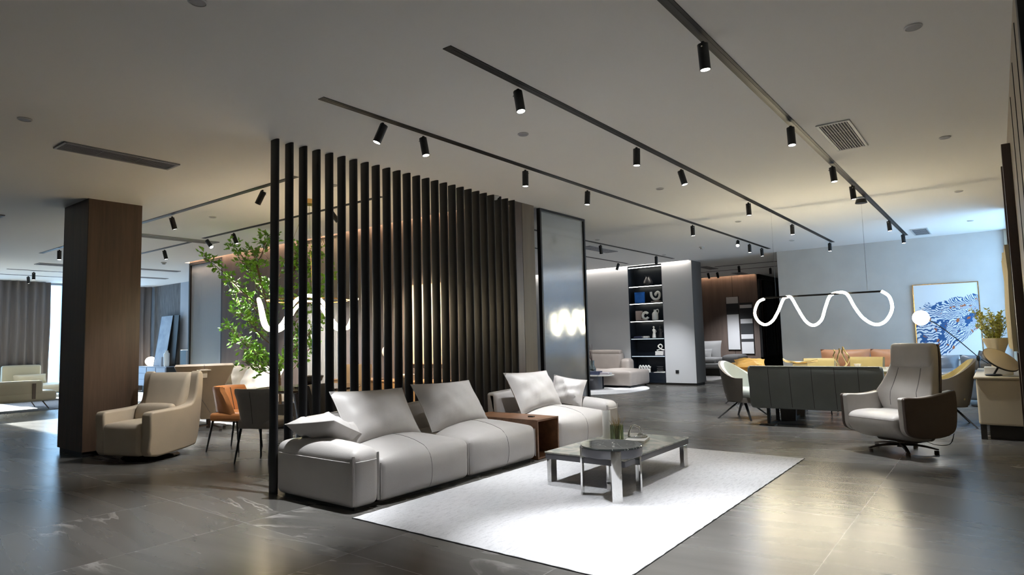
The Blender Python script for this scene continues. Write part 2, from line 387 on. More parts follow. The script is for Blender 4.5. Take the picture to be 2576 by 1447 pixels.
M_green = mat('dark_green_grey_leather', (.15, .165, .16), .36, noise=.06, nscale=5, bump=.08, bscale=120)
M_olive = mat('olive_leather', (.42, .36, .17), .48, noise=.05, nscale=6)
M_tubout = mat('taupe_tub_shell', (.15, .135, .12), .5, noise=.06, nscale=8)
M_tubin = mat('pale_grey_pad', (.42, .46, .44), .5)
M_must = mat('mustard_leather', (.60, .36, .10), .48, noise=.06, nscale=7)
M_terra = mat('terracotta_leather', (.42, .20, .10), .5, noise=.07, nscale=6)
M_bluel = mat('blue_grey_leather', (.12, .14, .17), .3, noise=.08, nscale=5, bump=.1, bscale=80)
M_orange = mat('orange_leather', (.48, .20, .07), .5, noise=.06, nscale=9)
M_chair = mat('grey_chair_leather', (.30, .285, .275), .5, noise=.05, nscale=8)
M_dchair = mat('dark_grey_chair_leather', (.10, .098, .098), .5)
M_walnut = wood_mat('walnut_veneer', (.10, .045, .02), (.20, .095, .045), .42, axis=1, scale=10)
M_oak = wood_mat('oak_veneer', (.34, .19, .08), (.45, .27, .13), .45, axis=0, scale=9)
M_chrome = mat('polished_steel', (.75, .75, .74), .07, metal=1)
M_smoke = mat('smoky_lacquer', (.09, .09, .10), .25)
M_dmarble = marble_mat('dark_marble', (.035, .042, .042), (.45, .48, .46), .12, 3.2, .012, 2.2)
M_gmarble = marble_mat('green_grey_marble', (.24, .25, .22), (.42, .40, .34), .12, 2.2, .10, 2.0)
M_bmarble = marble_mat('brown_marble', (.06, .04, .032), (.28, .2, .15), .12, 3, .02)
M_lmarble = marble_mat('pale_marble', (.62, .60, .55), (.35, .33, .3), .12, 2, .03)
M_rug = rug_mat('white_loop_rug', (.66, .66, .68), (.50, .50, .52))
M_rug2 = rug_mat('pale_round_rug', (.72, .71, .72), (.62, .61, .62), 40)
M_rug3 = rug_mat('blue_grey_rug', (.28, .30, .34), (.16, .17, .2), 25)
M_rugd = mat('dark_rug_edge', (.03, .03, .03), .9)
M_led = mat('warm_led_tube', (1, .9, .7), .5, emit=55, ecol=(1, .86, .58))
M_led2 = mat('brass_pendant_led', (1, .9, .7), .5, emit=20, ecol=(1, .80, .50))
M_globe = mat('opal_globe', (1, 1, 1), .3, emit=9, ecol=(1, .94, .82))
M_globew = mat('warm_globe', (1, 1, 1), .3, emit=9, ecol=(1, .86, .66))
M_cove = mat('warm_cove_strip', (1, .8, .6), .5, emit=26, ecol=(1, .70, .48))
M_covew = mat('neutral_cove_strip', (1, .95, .9), .5, emit=30, ecol=(1, .93, .85))
M_shelfled = mat('shelf_led_strip', (1, 1, .95), .5, emit=8, ecol=(1, 1, .9))
M_shelfdim = mat('shelf_led_dim', (1, 1, 1), .5, emit=.9, ecol=(.7, .9, 1))
M_navy = mat('midnight_shelf_lacquer', (.010, .014, .022), .3)
M_gold = mat('brushed_brass', (.66, .43, .17), .25, metal=1)
M_brass = mat('pale_brass', (.75, .6, .33), .22, metal=1)
M_ceram = mat('white_ceramic', (.78, .78, .76), .35)
M_bceram = mat('black_ceramic', (.025, .025, .027), .3)
M_blueart = mat('cobalt_canvas', (.02, .16, .60), .6, noise=.35, nscale=5)
M_pink = mat('pinkish_stone', (.45, .37, .35), .7)
M_paperw = mat('book_white', (.72, .71, .69), .7)
M_paperb = mat('book_navy', (.05, .06, .12), .6)
M_paperp = mat('book_lilac', (.45, .42, .47), .6)
M_glassc = mat('clear_glass', (1, 1, 1), .02, trans=1, ior=1.5)
M_glassg = mat('green_glass', (.45, .52, .33), .06, trans=1, ior=1.45)
M_glassb = mat('blue_glass', (.16, .20, .36), .08, trans=.8, ior=1.45)
M_glassv = mat('grey_glass', (.5, .58, .6), .05, trans=.95, ior=1.45)
M_twig = mat('dry_twig', (.30, .22, .10), .8)
M_twigd = mat('dark_twig', (.05, .03, .028), .8)
M_leaf = mat('green_leaf', (.16, .36, .035), .4, noise=.5, nscale=3)
M_leaf.node_tree.nodes['Principled BSDF'].inputs['Subsurface Weight'].default_value = 0
M_leaf2 = mat('yellow_green_leaf', (.55, .56, .13), .5, noise=.3, nscale=5)
M_bark = mat('brown_bark', (.13, .085, .05), .85, noise=.4, nscale=30)
M_soil = mat('potting_soil', (.04, .03, .02), .95)
M_pot = mat('charcoal_pot', (.05, .05, .052), .6)
M_curt = mat('mauve_grey_curtain', (.21, .185, .18), .9, bump=.1, bscale=300)
M_ribglass = mat('reeded_glass', (.80, .88, .97), .10, trans=.92, ior=1.75, spec=1.0, metal=.2)
M_ribglass2 = ribbed_glass('reeded_partition_glass', (.50, .57, .65), .38, .25, rib=180)
M_frame = mat('window_frame', (.35, .37, .4), .4, metal=.5)
M_glass = bpy.data.materials.new('window_glass'); M_glass.use_nodes = True
_nt = M_glass.node_tree; _nt.nodes.remove(_nt.nodes['Principled BSDF'])
_mx, _tr, _gl = _nt.nodes.new('ShaderNodeMixShader'), _nt.nodes.new('ShaderNodeBsdfTransparent'), _nt.nodes.new('ShaderNodeBsdfGlossy')
_tr.inputs[0].default_value = (.92, .96, .97, 1); _gl.inputs['Roughness'].default_value = .02; _mx.inputs[0].default_value = .06
_nt.links.new(_tr.outputs[0], _mx.inputs[1]); _nt.links.new(_gl.outputs[0], _mx.inputs[2]); _nt.links.new(_mx.outputs[0], _nt.nodes['Material Output'].inputs[0])
M_sideb = mat('cream_sideboard_lacquer', (.62, .55, .42), .45)
M_sidebd = mat('dark_plinth', (.03, .028, .026), .5)
M_blues = mat('blue_grey_sideboard', (.30, .32, .38), .5)
M_lampd = mat('cream_disc', (.62, .53, .38), .45)
M_panel = wood_mat('right_wall_panel', (.30, .25, .18), (.37, .31, .23), .45)
M_paneld = wood_mat('dark_wood_board', (.045, .03, .024), (.075, .05, .04), .4)
M_plaster = mat('cream_relief_plaster', (.66, .56, .33), .7, bump=.3, bscale=20)
M_canvasb = mat('blue_grey_canvas', (.36, .40, .46), .6, noise=.35, nscale=3, c2=(.22, .26, .33))
M_canvasp = mat('parchment_canvas', (.62, .48, .36), .6, noise=.12, nscale=5)
M_artw = mat('artwork_white', (.62, .63, .66), .7)
M_artk = mat('artwork_black', (.03, .033, .038), .6)
M_dglass = mat('dark_door_glass', (.02, .025, .03), .08, spec=.6)
M_cable = mat('black_cable', (.01, .01, .01), .5)
M_bluecab = mat('steel_blue_panel', (.06, .13, .20), .3)

H = 3.16
# ------------------------------------------------------------------ room shell
struct(obj('floor', box(-21.3, .5, -3.2, 27, -.2, 0), M_floor, smooth=False))
bm = BM()
for y0, y1, gap in ((-3.2, 6.64, None), (6.64, 6.78, (-14.3, -5.25)), (6.78, 15.29, None), (15.29, 15.43, (-12.4, -6.1)), (15.43, 20.69, None), (20.69, 20.83, (-12.4, -6.1)), (20.83, 27, None)):
    if gap is None: add_box(bm, -21.3, .5, y0, y1, H, H + .2)
    else: add_box(bm, -21.3, gap[0], y0, y1, H, H + .2); add_box(bm, gap[1], .5, y0, y1, H, H + .2); add_box(bm, gap[0], gap[1], y0, y1, H + .16, H + .2)
struct(obj('ceiling', bm, M_ceil, smooth=False))
bm = BM(); add_box(bm, .19, .39, -3.2, 12.6, 0, H); add_box(bm, .19, .39, 15.3, 15.6, 0, H)
struct(obj('wall_right', bm, M_panel, smooth=False))
w = struct(obj('window_1', box(.27, .28, 12.6, 15.3, 0, H), M_glass, smooth=False))
bm = BM()
for y in (12.62, 13.95, 15.28): add_box(bm, .25, .31, y - .02, y + .02, 0, H)
for z in (.03, H - .03): add_box(bm, .25, .31, 12.6, 15.3, z - .03, z + .03)
obj('window_frame', bm, M_frame, w, smooth=False)
struct(obj('wall_back', box(-4.0, .19, 15.4, 15.6, 0, H), M_white, smooth=False))
struct(obj('wall_front', box(-21.2, .4, -3.2, -3.0, 0, H), M_white, smooth=False))
bm = BM(); add_box(bm, -21.0, -20.8, -3, 3.45, 0, H); add_box(bm, -21.0, -20.8, 3.45, 4.85, 2.7, H); add_box(bm, -21.0, -20.8, 4.85, 5.9, 0, H); add_box(bm, -21.0, -20.8, 8.45, 8.65, 0, H)
struct(obj('wall_left', bm, M_lgrey, smooth=False))
w = struct(obj('window_2', box(-20.92, -20.91, 5.9, 8.45, 0, H), M_glass, smooth=False))
bm = BM()
for y in (5.93, 6.35, 7.4, 8.42): add_box(bm, -20.96, -20.87, y - .025, y + .025, 0, H)
for z in (.03, H - .03): add_box(bm, -20.96, -20.87, 5.9, 8.45, z - .03, z + .03)
obj('window_frame', bm, M_frame, w, smooth=False)
w = struct(obj('window_4', box(-20.92, -20.91, 3.45, 4.85, 0, 2.7), M_glass, smooth=False))
bm = BM()
for y in (3.48, 4.82): add_box(bm, -20.96, -20.87, y - .025, y + .025, 0, 2.7)
for z in (.03, 2.67): add_box(bm, -20.96, -20.87, 3.45, 4.85, z - .03, z + .03)
obj('window_frame', bm, M_frame, w, smooth=False)
struct(obj('wall_lounge', box(-21, -18.85, 8.65, 8.85, 0, H), M_paper, smooth=False))
struct(obj('wall_lounge_end', box(-18.85, -13, 8.65, 8.85, 0, H), M_lgrey, smooth=False))
# brown veneer wall behind the slat screen, ending beside the sofa
bm = BM(); add_box(bm, -12.86, -10.02, 6.75, 7.18, 0, H); add_box(bm, -8.79, -5.1, 6.75, 7.18, 0, H); add_box(bm, -10.02, -8.79, 6.80, 7.18, 0, H); add_box(bm, -14.29, -5.26, 6.75, 6.778, H, H + .155)
wv = struct(obj('wall_veneer', bm, M_woodw, smooth=False))
bm = BM()
for x in (-11.55, -7.9, -6.4): add_box(bm, x - .004, x + .004, 6.745, 6.752, 0, H)
obj('panel_joint', bm, M_black, wv, smooth=False)
bm = BM(); n = 41
for i in range(n):
    x = -10.0 + 1.19*i/(n - 1); add_lathe(bm, [(.012, 0), (.012, H)], 8, (x, 6.795, 0))
obj('fluted_panel', bm, M_rib, wv)
obj('end_veneer', box(-5.1, -5.094, 6.90, 7.18, 0, H), wood_mat('end_cheek_veneer', (.10, .077, .05), (.145, .115, .078), .5), wv, smooth=False)
obj('end_veneer', box(-5.1, -5.096, 6.75, 6.895, 0, H), M_wood, wv, smooth=False)
t = struct(obj('trim_1', box(-14.28, -5.27, 6.66, 6.69, H + .14, H + .155), M_cove, smooth=False))
# framed reeded glass partition at the left end of the veneer wall
w = struct(obj('window_3', box(-14.3, -12.9, 6.80, 6.82, .04, H - .03), M_ribglass2, smooth=False))
bm = BM(); add_box(bm, -14.34, -14.29, 6.76, 6.86, 0, H); add_box(bm, -12.92, -12.87, 6.76, 6.86, 0, H); add_box(bm, -14.3, -12.9, 6.76, 6.86, H - .05, H); add_box(bm, -14.3, -12.9, 6.76, 6.86, 0, .04)
obj('window_frame', bm, M_black, w, smooth=False)
# shelf wall block
bm = BM(); add_box(bm, -12.5, -7.87, 15.4, 16.03, .06, H); add_box(bm, -6.89, -6.08, 15.4, 16.03, .06, H); add_box(bm, -7.87, -6.89, 15.78, 16.03, .06, H); add_box(bm, -12.39, -6.11, 15.4, 15.428, H, H + .155)
ws = struct(obj('wall_shelf', bm, M_grey, smooth=False))
obj('side_panel', box(-6.08, -6.074, 15.4, 16.03, .06, H), M_greyd, ws, smooth=False)
struct(obj('baseboard_shelf', box(-12.5, -6.1, 15.44, 16.0, 0, .06), M_sidebd, smooth=False))
bm = BM(); add_box(bm, -12.38, -6.12, 15.31, 15.34, H + .14, H + .155)
struct(obj('trim_2', bm, M_covew, smooth=False))
o = tag(obj('wall_socket', box(-6.62, -6.535, 15.385, 15.4, .30, .385), M_black, smooth=False), 'small black socket plate low on the grey wall right of the shelves', 'socket')
# far corridor
bm = BM(); add_box(bm, -12.5, -6.06, 20.8, 26, 0, H); add_box(bm, -12.39, -6.11, 20.8, 20.828, H, H + .155)
wf = struct(obj('wall_far', bm, M_woodf, smooth=False))
obj('panel_joint', box(-6.86, -6.85, 20.795, 20.801, 0, H), M_black, wf, smooth=False)
struct(obj('trim_3', box(-12.38, -6.12, 20.71, 20.74, H + .14, H + .155), M_cove, smooth=False))
struct(obj('wall_corridor', box(-4.0, -3.8, 15.6, 26.2, 0, H), M_white, smooth=False))
struct(obj('wall_end', box(-6.06, -3.8, 26, 26.2, 0, H), M_lgrey, smooth=False))
struct(obj('wall_corridor_left', box(-12.7, -12.5, 7.18, 26, 0, H), M_lgrey, smooth=False))
d = struct(obj('door_1', box(-6.058, -6.03, 21.3, 25.8, .05, 3.0), M_dglass, smooth=False))
bm = BM()
for y in (20.82, 21.3, 22.6, 23.9, 25.8): add_box(bm, -6.06, -5.99, y, y + .12, 0, H)
add_box(bm, -6.06, -5.99, 20.82, 25.9, 3.0, H); add_box(bm, -6.06, -5.99, 20.82, 25.9, 0, .5)
obj('door_frame', bm, M_black, d, smooth=False)
bm = BM()
for y in (22.4, 22.8): add_box(bm, -5.98, -5.96, y, y + .03, .9, 1.9)
obj('door_handle', bm, M_black, d, smooth=False)

# wood clad column
t = thing('wood_column', 'square brown wood clad column standing behind the cream swivel armchair', 'column', (-9.225, 3.23, 0))
obj('shaft', box(-.405, .405, -.31, .31, .06, H), M_wood, t, smooth=False)
obj('plinth', box(-.385, .385, -.29, .29, 0, .06), M_black, t, smooth=False)
bm = BM(); add_box(bm, .398, .4065, -.3115, -.303, .06, H); add_box(bm, -.4065, -.398, -.3115, -.303, .06, H)
obj('corner_trim', bm, M_black, t, smooth=False)

# right wall panels
def board(name, x0, x1, y0, y1, z0, z1, m, label):
    return tag(obj(name, box(x0, x1, y0, y1, z0, z1), m, smooth=False, bevel=.004, bseg=2), label, 'wall panel')
board('wall_board', .125, .19, 7.15, 7.32, 0, 2.94, M_paneld, 'dark brown upright board on the right wall, the nearer and wider one')
board('wall_board', .135, .19, 8.75, 8.85, 0, 3.06, M_paneld, 'thin dark brown upright board on the right wall beyond the wide board')
bm = BM()
for y in (4.0, 4.6, 5.3, 6.1): add_box(bm, .186, .1905, y - .012, y + .012, 0, 3.05)
struct(obj('trim_4', bm, M_black, smooth=False))
board('wall_board', .16, .19, 3.5, 3.62, 0, H, M_black, 'black upright strip on the right wall at the top right corner')
# cream relief artwork on the right wall
t = thing('relief_artwork', 'cream plaster relief with a wavy edge hung on the right wall above the sideboard', 'artwork', (.125, 9.0, 1.56))
obj('backing_frame', box(.0, .065, -1.45, 1.35, -.52, .53), M_black, t, smooth=False)
rings = []
N = 36
for i in range(N + 1):
    y = -1.42 + 2.74*i/N
    d_ = -.025 - .018*math.sin(i*1.35) - .012*math.sin(i*2.9 + 1)
    rings.append([(d_, y, -.5), (d_ - .012*math.sin(i*.9), y, -.1), (d_ + .01, y, .25), (d_, y, .51), (0, y, .51), (0, y, -.5)])
obj('relief_panel', loft(rings), M_plaster, t)

# ------------------------------------------------------------------ ceiling fittings
SPOT_R = .034; WIDE = 16
def track(name, label, x0, y0, x1, y1):
    if abs(x1 - x0) < abs(y1 - y0): bm = box(x0 - .035, x0 + .035, y0, y1, H - .005, H)
    else: bm = box(x0, x1, y0 - .035, y0 + .035, H - .005, H)
    t = tag(obj(name, bm, M_track, smooth=False), label, 'light track')
    if abs(x1 - x0) < abs(y1 - y0): b2 = box(x0 - .012, x0 + .012, y0 + .05, y1 - .05, H - .0065, H - .004)
    else: b2 = box(x0 + .05, x1 - .05, y0 - .012, y0 + .012, H - .0065, H - .004)
    obj('conductor_slot', b2, M_black, t, smooth=False)
    return t
track('ceiling_track', 'black ceiling track that starts above the slat screen, left of the three long tracks', -3.965, 2.835, -3.965, 14.66)
track('ceiling_track', 'black ceiling track in the middle of the three long tracks over the rug', -2.662, 2.846, -2.662, 14.65)
track('ceiling_track', 'black ceiling track on the right, running over the recliner to the vent', -1.347, .2, -1.347, 14.74)
track('ceiling_track', 'black ceiling track passing behind the top of the wood column, nearer of two', -14.52, 4.03, -6.09, 4.03)
track('ceiling_track', 'short black ceiling track right of the column, beyond the nearer left track', -13.5, 5.365, -11.28, 5.365)
track('ceiling_track', 'black ceiling track above the left pendant, ending behind the slats', -10.8, 5.33, -6.17, 5.33)
track('ceiling_track', 'black ceiling track right of the reeded glass panel, nearer of two', -6.25, 8.5, -6.25, 14.7)
track('ceiling_track', 'black ceiling track right of the reeded glass panel, farther of two', -7.53, 9.5, -7.53, 14.74)
track('ceiling_track', 'thin black ceiling track in the far passage, nearer one', -6.2, 17.45, -4.05, 17.45)
track('ceiling_track', 'thin black ceiling track in the far passage before the brown wall', -7.2, 18.75, -4.05, 18.75)
track('ceiling_track', 'thin ceiling track near the left curtain, nearer one', -17.77, 4.3, -17.77, 5.6)
track('ceiling_track', 'thin ceiling track near the left curtain, closest to it', -19.04, 4.3, -19.04, 5.8)

def spot(x, y, target, label, group, energy, lens=None, ang=44, color=(.95, .975, 1.0), L=.165, blend=.85):
    """cylindrical head on a short yoke, pointing at target"""
    t = thing('track_spotlight', label, 'spotlight', (x, y, H - .028), 0, group)
    piv = Vector((x, y, H - .075)); dv = (Vector(target) - piv).normalized()
    q = dv.to_track_quat('-Z', 'Y').to_matrix().to_4x4(); M = Matrix.Translation((0, 0, -.047)) @ q
    obj('yoke', xform(lathe([(.012, -.06), (.012, 0)], 8), Matrix.Identity(4)), M_black, t)
    bm = lathe([(.0335, .03), (SPOT_R, .028), (SPOT_R, -L + .03), (.030, -L + .03), (.030, -L + .04), (.001, -L + .04)], 20); xform(bm, M)
    b = obj('lamp_head', bm, M_black, t)
    obj('lens', xform(lathe([(.029, -L + .036), (.029, -L + .032), (.001, -L + .031)], 20), M), lens or M_lens, b)
    obj('locking_screw', xform(lathe([(.005, 0), (.005, .006), (.001, .007)], 8), M @ TRS((.022, -.027, .005), rx=R(90))), M_chrome, b)
    if energy:
        light('SPOT', piv + dv*(L - .02), energy, color, target, spot_size=R(ang + WIDE), spot_blend=blend, shadow_soft_size=.03)
GA, GB, GC, GD = 'spotlights on the left long track', 'spotlights on the middle long track', 'spotlights on the right long track', 'spotlights on the left side tracks'
E0 = 300
TA = [(3.46, (-4.75, 2.45, 0), 1.7, 42), (3.934, (-3.45, 4.1, 0), .62, 42), (5.478, (-4.05, 5.5, .3), .6, 42), (6.794, (-4.15, 6.75, .4), 1.2, 40), (10.237, (-4, 10.4, 0), .7, 50), (12.57, (-3.2, 9.5, .8), .15, 30), (13.309, (-4.0, 13.4, 0), .5, 50), (14.163, (-3.9, 14.3, 0), .5, 50)]
for i, (y, tg, e, a) in enumerate(TA):
    spot(-3.985, y, tg, 'black cylinder spotlight on the left long track, %s from its near end' % ORD[i], GA, E0*e, ang=a)
TB = [(3.636, (-2.05, 3.45, 0), 1.3, 26), (5.557, (-2.75, 5.45, 0), .26, 44), (6.651, (-1.9, 6.8, 0), .22, 46), (9.038, (-2.7, 9.3, 0), .8, 50), (11.421, (-2.7, 11.5, 0), .7, 50), (14.45, (-2.7, 14.3, 0), .5, 50)]
for i, (y, tg, e, a) in enumerate(TB):
    spot(-2.69, y, tg, 'black cylinder spotlight on the middle long track, %s from its near end' % ORD[i], GB, E0*e, ang=a)
TCc = [(3.80, (-1.25, 4.0, 0), 1.5, 44), (5.914, (-1.2, 5.6, 0), .6, 40), (7.704, (-1.1, 7.55, .45), 1.1, 17), (8.902, (-1.2, 9.3, 0), .8, 50), (12.275, (-1.2, 12.4, 0), .5, 50), (14.257, (-1.2, 14.2, 0), .5, 50)]
for i, (y, tg, e, a) in enumerate(TCc):
    spot(-1.355, y, tg, 'black cylinder spotlight on the right long track, %s from its near end' % ORD[i], GC, E0*e, ang=a)
spot(-6.82, 4.06, (-8.2, 3.4, .3), 'black spotlight tilted left, just left of the nearest slat', GD, E0*.6, ang=48)
spot(-9.134, 4.06, (-9.1, 4.9, .3), 'black spotlight on the nearer left track just right of the column', GD, E0*.8, ang=48)
spot(-13.607, 4.06, (-13.6, 4.1, 0), 'black spotlight on the nearer left track just left of the column', GD, E0*.6, ang=48)
spot(-12.393, 5.38, (-12.2, 6.0, .4), 'black spotlight on the short left track right of the column', GD, E0*.9, ang=48)
spot(-10.689, 5.35, (-9.6, 5.6, 1.9), 'black spotlight above the tree, left one of the pair', GD, E0*1.6, ang=48)
spot(-9.812, 5.335, (-9.6, 5.75, 1.8), 'black spotlight above the tree, right one of the pair', GD, E0*3, ang=70)
spot(-7.2, 5.33, (-6.8, 6.6, 1.4), 'black spotlight behind the slats lighting the beige wall picture', GD, E0*2.0, ang=40, color=(1, .85, .66))
GE = 'spotlights right of the reeded glass panel'
spot(-6.25, 11.096, (-6.5, 12.2, 0), 'black spotlight right of the reeded glass panel, over the round rug', GE, E0*.7, ang=50)
spot(-6.23, 13.661, (-6.8, 14.8, .4), 'black spotlight right of the reeded glass panel, before the shelf wall', GE, E0*1.0, ang=44)
spot(-7.52, 14.228, (-8.5, 14.0, .4), 'black spotlight over the farthest cream sofa, at the shelf wall', GE, E0*1.1, ang=50)
spot(-6.25, 9.4, (-7.6, 12.9, .3), 'black spotlight seen in the gap between brown wall end and glass panel', GE, E0*.8, ang=40)
GF = 'spotlights in the far passage'
spot(-5.54, 17.45, (-5.6, 18.0, 0), 'small black spotlight alone on the nearer far passage track', GF, E0*.4, ang=50)
spot(-5.07, 18.75, (-5.2, 19.2, 0), 'small black spotlight at the right on the farther passage track', GF, E0*.4, ang=50)
spot(-6.881, 18.75, (-6.9, 20, 1), 'small black spotlight at the far left on the farther passage track', GF, E0*.7, ang=50)
spot(-6.603, 18.75, (-6.6, 20, .5), 'small black spotlight, second from left on the farther passage track', GF, E0*.7, ang=50)
GG = 'spotlights near the left curtain'
spot(-17.85, 4.83, (-17.9, 4.9, 0), 'small black spotlight near the left curtain, right one of two', GG, E0*.3, ang=50)
spot(-18.95, 5.02, (-19, 5.3, 0), 'small black spotlight near the left curtain, left one of two', GG, E0*.3, ang=50)

def grille(name, label, x0, x1, y0, y1, n, along, m=M_plast, dark=M_ventd):
    t = thing(name, label, 'air vent', ((x0 + x1)/2, (y0 + y1)/2, H)); hx, hy = (x1 - x0)/2, (y1 - y0)/2; f = .025
    bm = BM()
    for a in ((-hx, hx, -hy, -hy + f), (-hx, hx, hy - f, hy), (-hx, -hx + f, -hy + f, hy - f), (hx - f, hx, -hy + f, hy - f)): add_box(bm, a[0], a[1], a[2], a[3], -.014, 0)
    obj('frame', bm, m, t, smooth=False, bevel=.003, bseg=1)
    obj('backing', box(-hx + f, hx - f, -hy + f, hy - f, -.004, 0), dark, t, smooth=False)
    bm = BM()
    for i in range(n):
        if along == 'y':
            x = -hx + f + (2*hx - 2*f)*(i + .5)/n; add_box(bm, x - .0045, x + .0045, -hy + f, hy - f, -.012, -.004)
        else:
            y = -hy + f + (2*hy - 2*f)*(i + .5)/n; add_box(bm, -hx + f, hx - f, y - .0045, y + .0045, -.012, -.004)
    if along == 'y':
        for k in (.33, .66): yy = -hy + 2*hy*k; add_box(bm, -hx + f, hx - f, yy - .004, yy + .004, -.010, -.004)
    obj('louvre_blades', bm, M_vent, t, smooth=False)
grille('ceiling_vent', 'square louvred ceiling vent with white frame, large one right of the right track', -1.2, -.92, 6.155, 7.16, 10, 'y')
grille('ceiling_vent', 'small louvred ceiling vent close to the white back wall', -1.215, -.93, 13.94, 14.87, 10, 'y')
grille('ceiling_vent', 'long narrow grey ceiling vent in front of the wood column', -6.79, -6.51, 1.95, 2.965, 6, 'y', M_vent)
grille('ceiling_vent', 'long pale ceiling vent right of the wood column', -11.3, -11.0, 4.3, 5.72, 6, 'y', M_vent, M_vent)
grille('ceiling_vent', 'ceiling vent cut off by the left picture edge', -10.95, -10.7, 1.5, 2.55, 6, 'y', M_vent)
grille('ceiling_vent', 'ceiling vent left of the column near the curtain', -16.45, -16.1, 4.45, 5.4, 6, 'y', M_vent)
grille('ceiling_vent', 'thin ceiling vent right of the column, nearer one in the back lounge', -16.1, -15.9, 5.9, 7.3, 4, 'y', M_vent)
grille('ceiling_vent', 'thin ceiling vent right of the column, farther one in the back lounge', -18.0, -17.8, 6.9, 7.85, 4, 'y', M_vent)
grille('ceiling_vent', 'pale ceiling vent between the two tracks right of the glass panel', -6.85, -6.55, 11.2, 12.4, 4, 'y', M_vent, M_vent)
grille('ceiling_vent', 'small ceiling vent at the entrance of the far passage', -6.55, -6.3, 17.1, 18.0, 4, 'y', M_vent)
grille('ceiling_vent', 'small ceiling vent before the brown far wall', -6.5, -6.2, 19.7, 20.4, 4, 'y', M_vent)
def disc(x, y, label, r=.05):
    t = thing('ceiling_disc', label, 'downlight', (x, y, H), 0, 'recessed discs in the ceiling')
    obj('rim', lathe([(r, 0), (r*1.02, -.006), (r*.86, -.011), (r*.84, -.006), (.001, -.006)], 24), M_plast, t)
    obj('diffuser', lathe([(r*.83, -.006), (r*.8, -.009), (.001, -.010)], 24), M_vent, t)
for x, y, l in [(-3.31, 1.583, 'small ceiling disc at the top edge left of centre'), (-6.098, 1.553, 'small ceiling disc at the left picture edge'),
                (-3.324, 4.552, 'small ceiling disc between the left and middle long tracks, nearest one'), (-3.31, 7.462, 'small ceiling disc between the left and middle long tracks, second nearest'),
                (-.294, 4.521, 'ceiling disc right of the right track, nearest one'), (-.293, 7.406, 'ceiling disc right of the large square vent'),
                (-.31, 10.522, 'ceiling disc above the relief artwork side, third along the right wall'), (-.272, 13.61, 'ceiling disc nearest the back wall at right'),
                (-3.342, 10.621, 'small ceiling disc between the long tracks near their far third'), (-3.248, 13.7, 'small ceiling disc between the long tracks at the far end'),
                (-8.909, 4.524, 'small ceiling disc above the left armchairs right of the column'), (-6.031, 10.6, 'small ceiling disc beside the track right of the glass panel'),
                (-6.093, 13.793, 'small ceiling disc before the shelf wall'), (-6.127, 4.551, 'small ceiling disc behind the slats')]:
    disc(x, y, l, .05)
def detector(x, y, label):
    t = thing('smoke_detector', label, 'smoke detector', (x, y, H))
    obj('base', lathe([(.055, 0), (.055, -.018), (.05, -.022), (.001, -.022)], 24), M_plast, t)
    obj('sensor_cap', lathe([(.036, -.022), (.033, -.045), (.022, -.052), (.001, -.053)], 24), M_plast, t)
detector(-4.947, 13.168, 'cream smoke detector before the shelf wall end')
detector(-5.098, 6.319, 'white smoke detector above the far end of the slat screen')
detector(-14.464, 6.269, 'smoke detector before the left reeded partition')

# ------------------------------------------------------------------ slat screen
def slat_mesh():
    P = [(.061*math.copysign(abs(math.cos(a))**.75, math.cos(a)), .019*math.copysign(abs(math.sin(a))**.9, math.sin(a))) for a in [2*PI*k/28 for k in range(28)]]
    bm = BM(); add_prism(bm, P, 0, H, 'z'); return bm
s0 = None
for i in range(25):
    lab = 'black floor to ceiling slat, %s of the screen counted from the near left end' % ORD[i]
    if s0 is None:
        s0 = tag(obj('screen_slat', slat_mesh(), M_slat), lab, 'screen slat', 'slats of the black screen'); s0.location = (-5.12, 3.168, 0)
    else:
        c = s0.copy(); COL.objects.link(c); c.location = (-5.12, 3.168 + .1470*i, 0); c['label'] = lab

# reeded glass panel standing free beside the veneer wall
t = thing('reeded_partition', 'tall reeded glass panel in a black frame behind the sofa', 'glass partition', (-5.13, 7.96, 0))
nr = 100*6; P = [(.004 + .0009*math.cos(2*PI*k/6), -.59 + 1.18*k/nr) for k in range(nr + 1)] + [(-.004 - .0009*math.cos(2*PI*k/6), -.59 + 1.18*k/nr) for k in range(nr, -1, -1)]
obj('reeded_glass', prism(P, .04, H - .035, 'z'), M_ribglass, t, smooth=False)
bm = BM()
for y in (-.62, .585): add_box(bm, -.03, .03, y, y + .035, 0, H - .005)
add_box(bm, -.03, .03, -.585, .585, H - .04, H - .005); add_box(bm, -.03, .03, -.585, .585, 0, .04)
obj('frame', bm, M_black, t, smooth=False)

# ------------------------------------------------------------------ rugs
t = thing('area_rug', 'large white looped rug under the coffee tables', 'rug', (-2.775, 5.02, 0))
RX, RY = 1.11, 1.965
bm = BM(); nx, ny = 40, 70; G = []
for i in range(nx + 1):
    row = []
    for j in range(ny + 1):
        u, v = 2*i/nx - 1, 2*j/ny - 1
        e = min(1 - abs(u), 1 - abs(v))
        row.append(bm.verts.new((u*RX + .003*math.sin(j*2.3), v*RY + .003*math.sin(i*2.1), .006 + .010*min(1, e*18) + random.uniform(-.0008, .0008))))
    G.append(row)
for i in range(nx):
    for j in range(ny): bm.faces.new((G[i][j], G[i + 1][j], G[i + 1][j + 1], G[i][j + 1]))
obj('pile', bm, M_rug, t)
bm = BM(); add_box(bm, -RX - .004, RX + .004, -RY - .006, RY + .006, 0, .005)
obj('backing', bm, M_rugd, t, smooth=False)
def flat_rug(name, label, prof, m):
    bm = BM(); add_prism(bm, prof, 0, .012, 'z'); return tag(obj(name, bm, m, smooth=False), label, 'rug')
flat_rug('round_rug', 'round pale rug under the far low table by the shelf wall', [(-8.3 + 1.62*math.cos(2*PI*k/64), 13.6 + 1.62*math.sin(2*PI*k/64)) for k in range(64)], M_rug2)
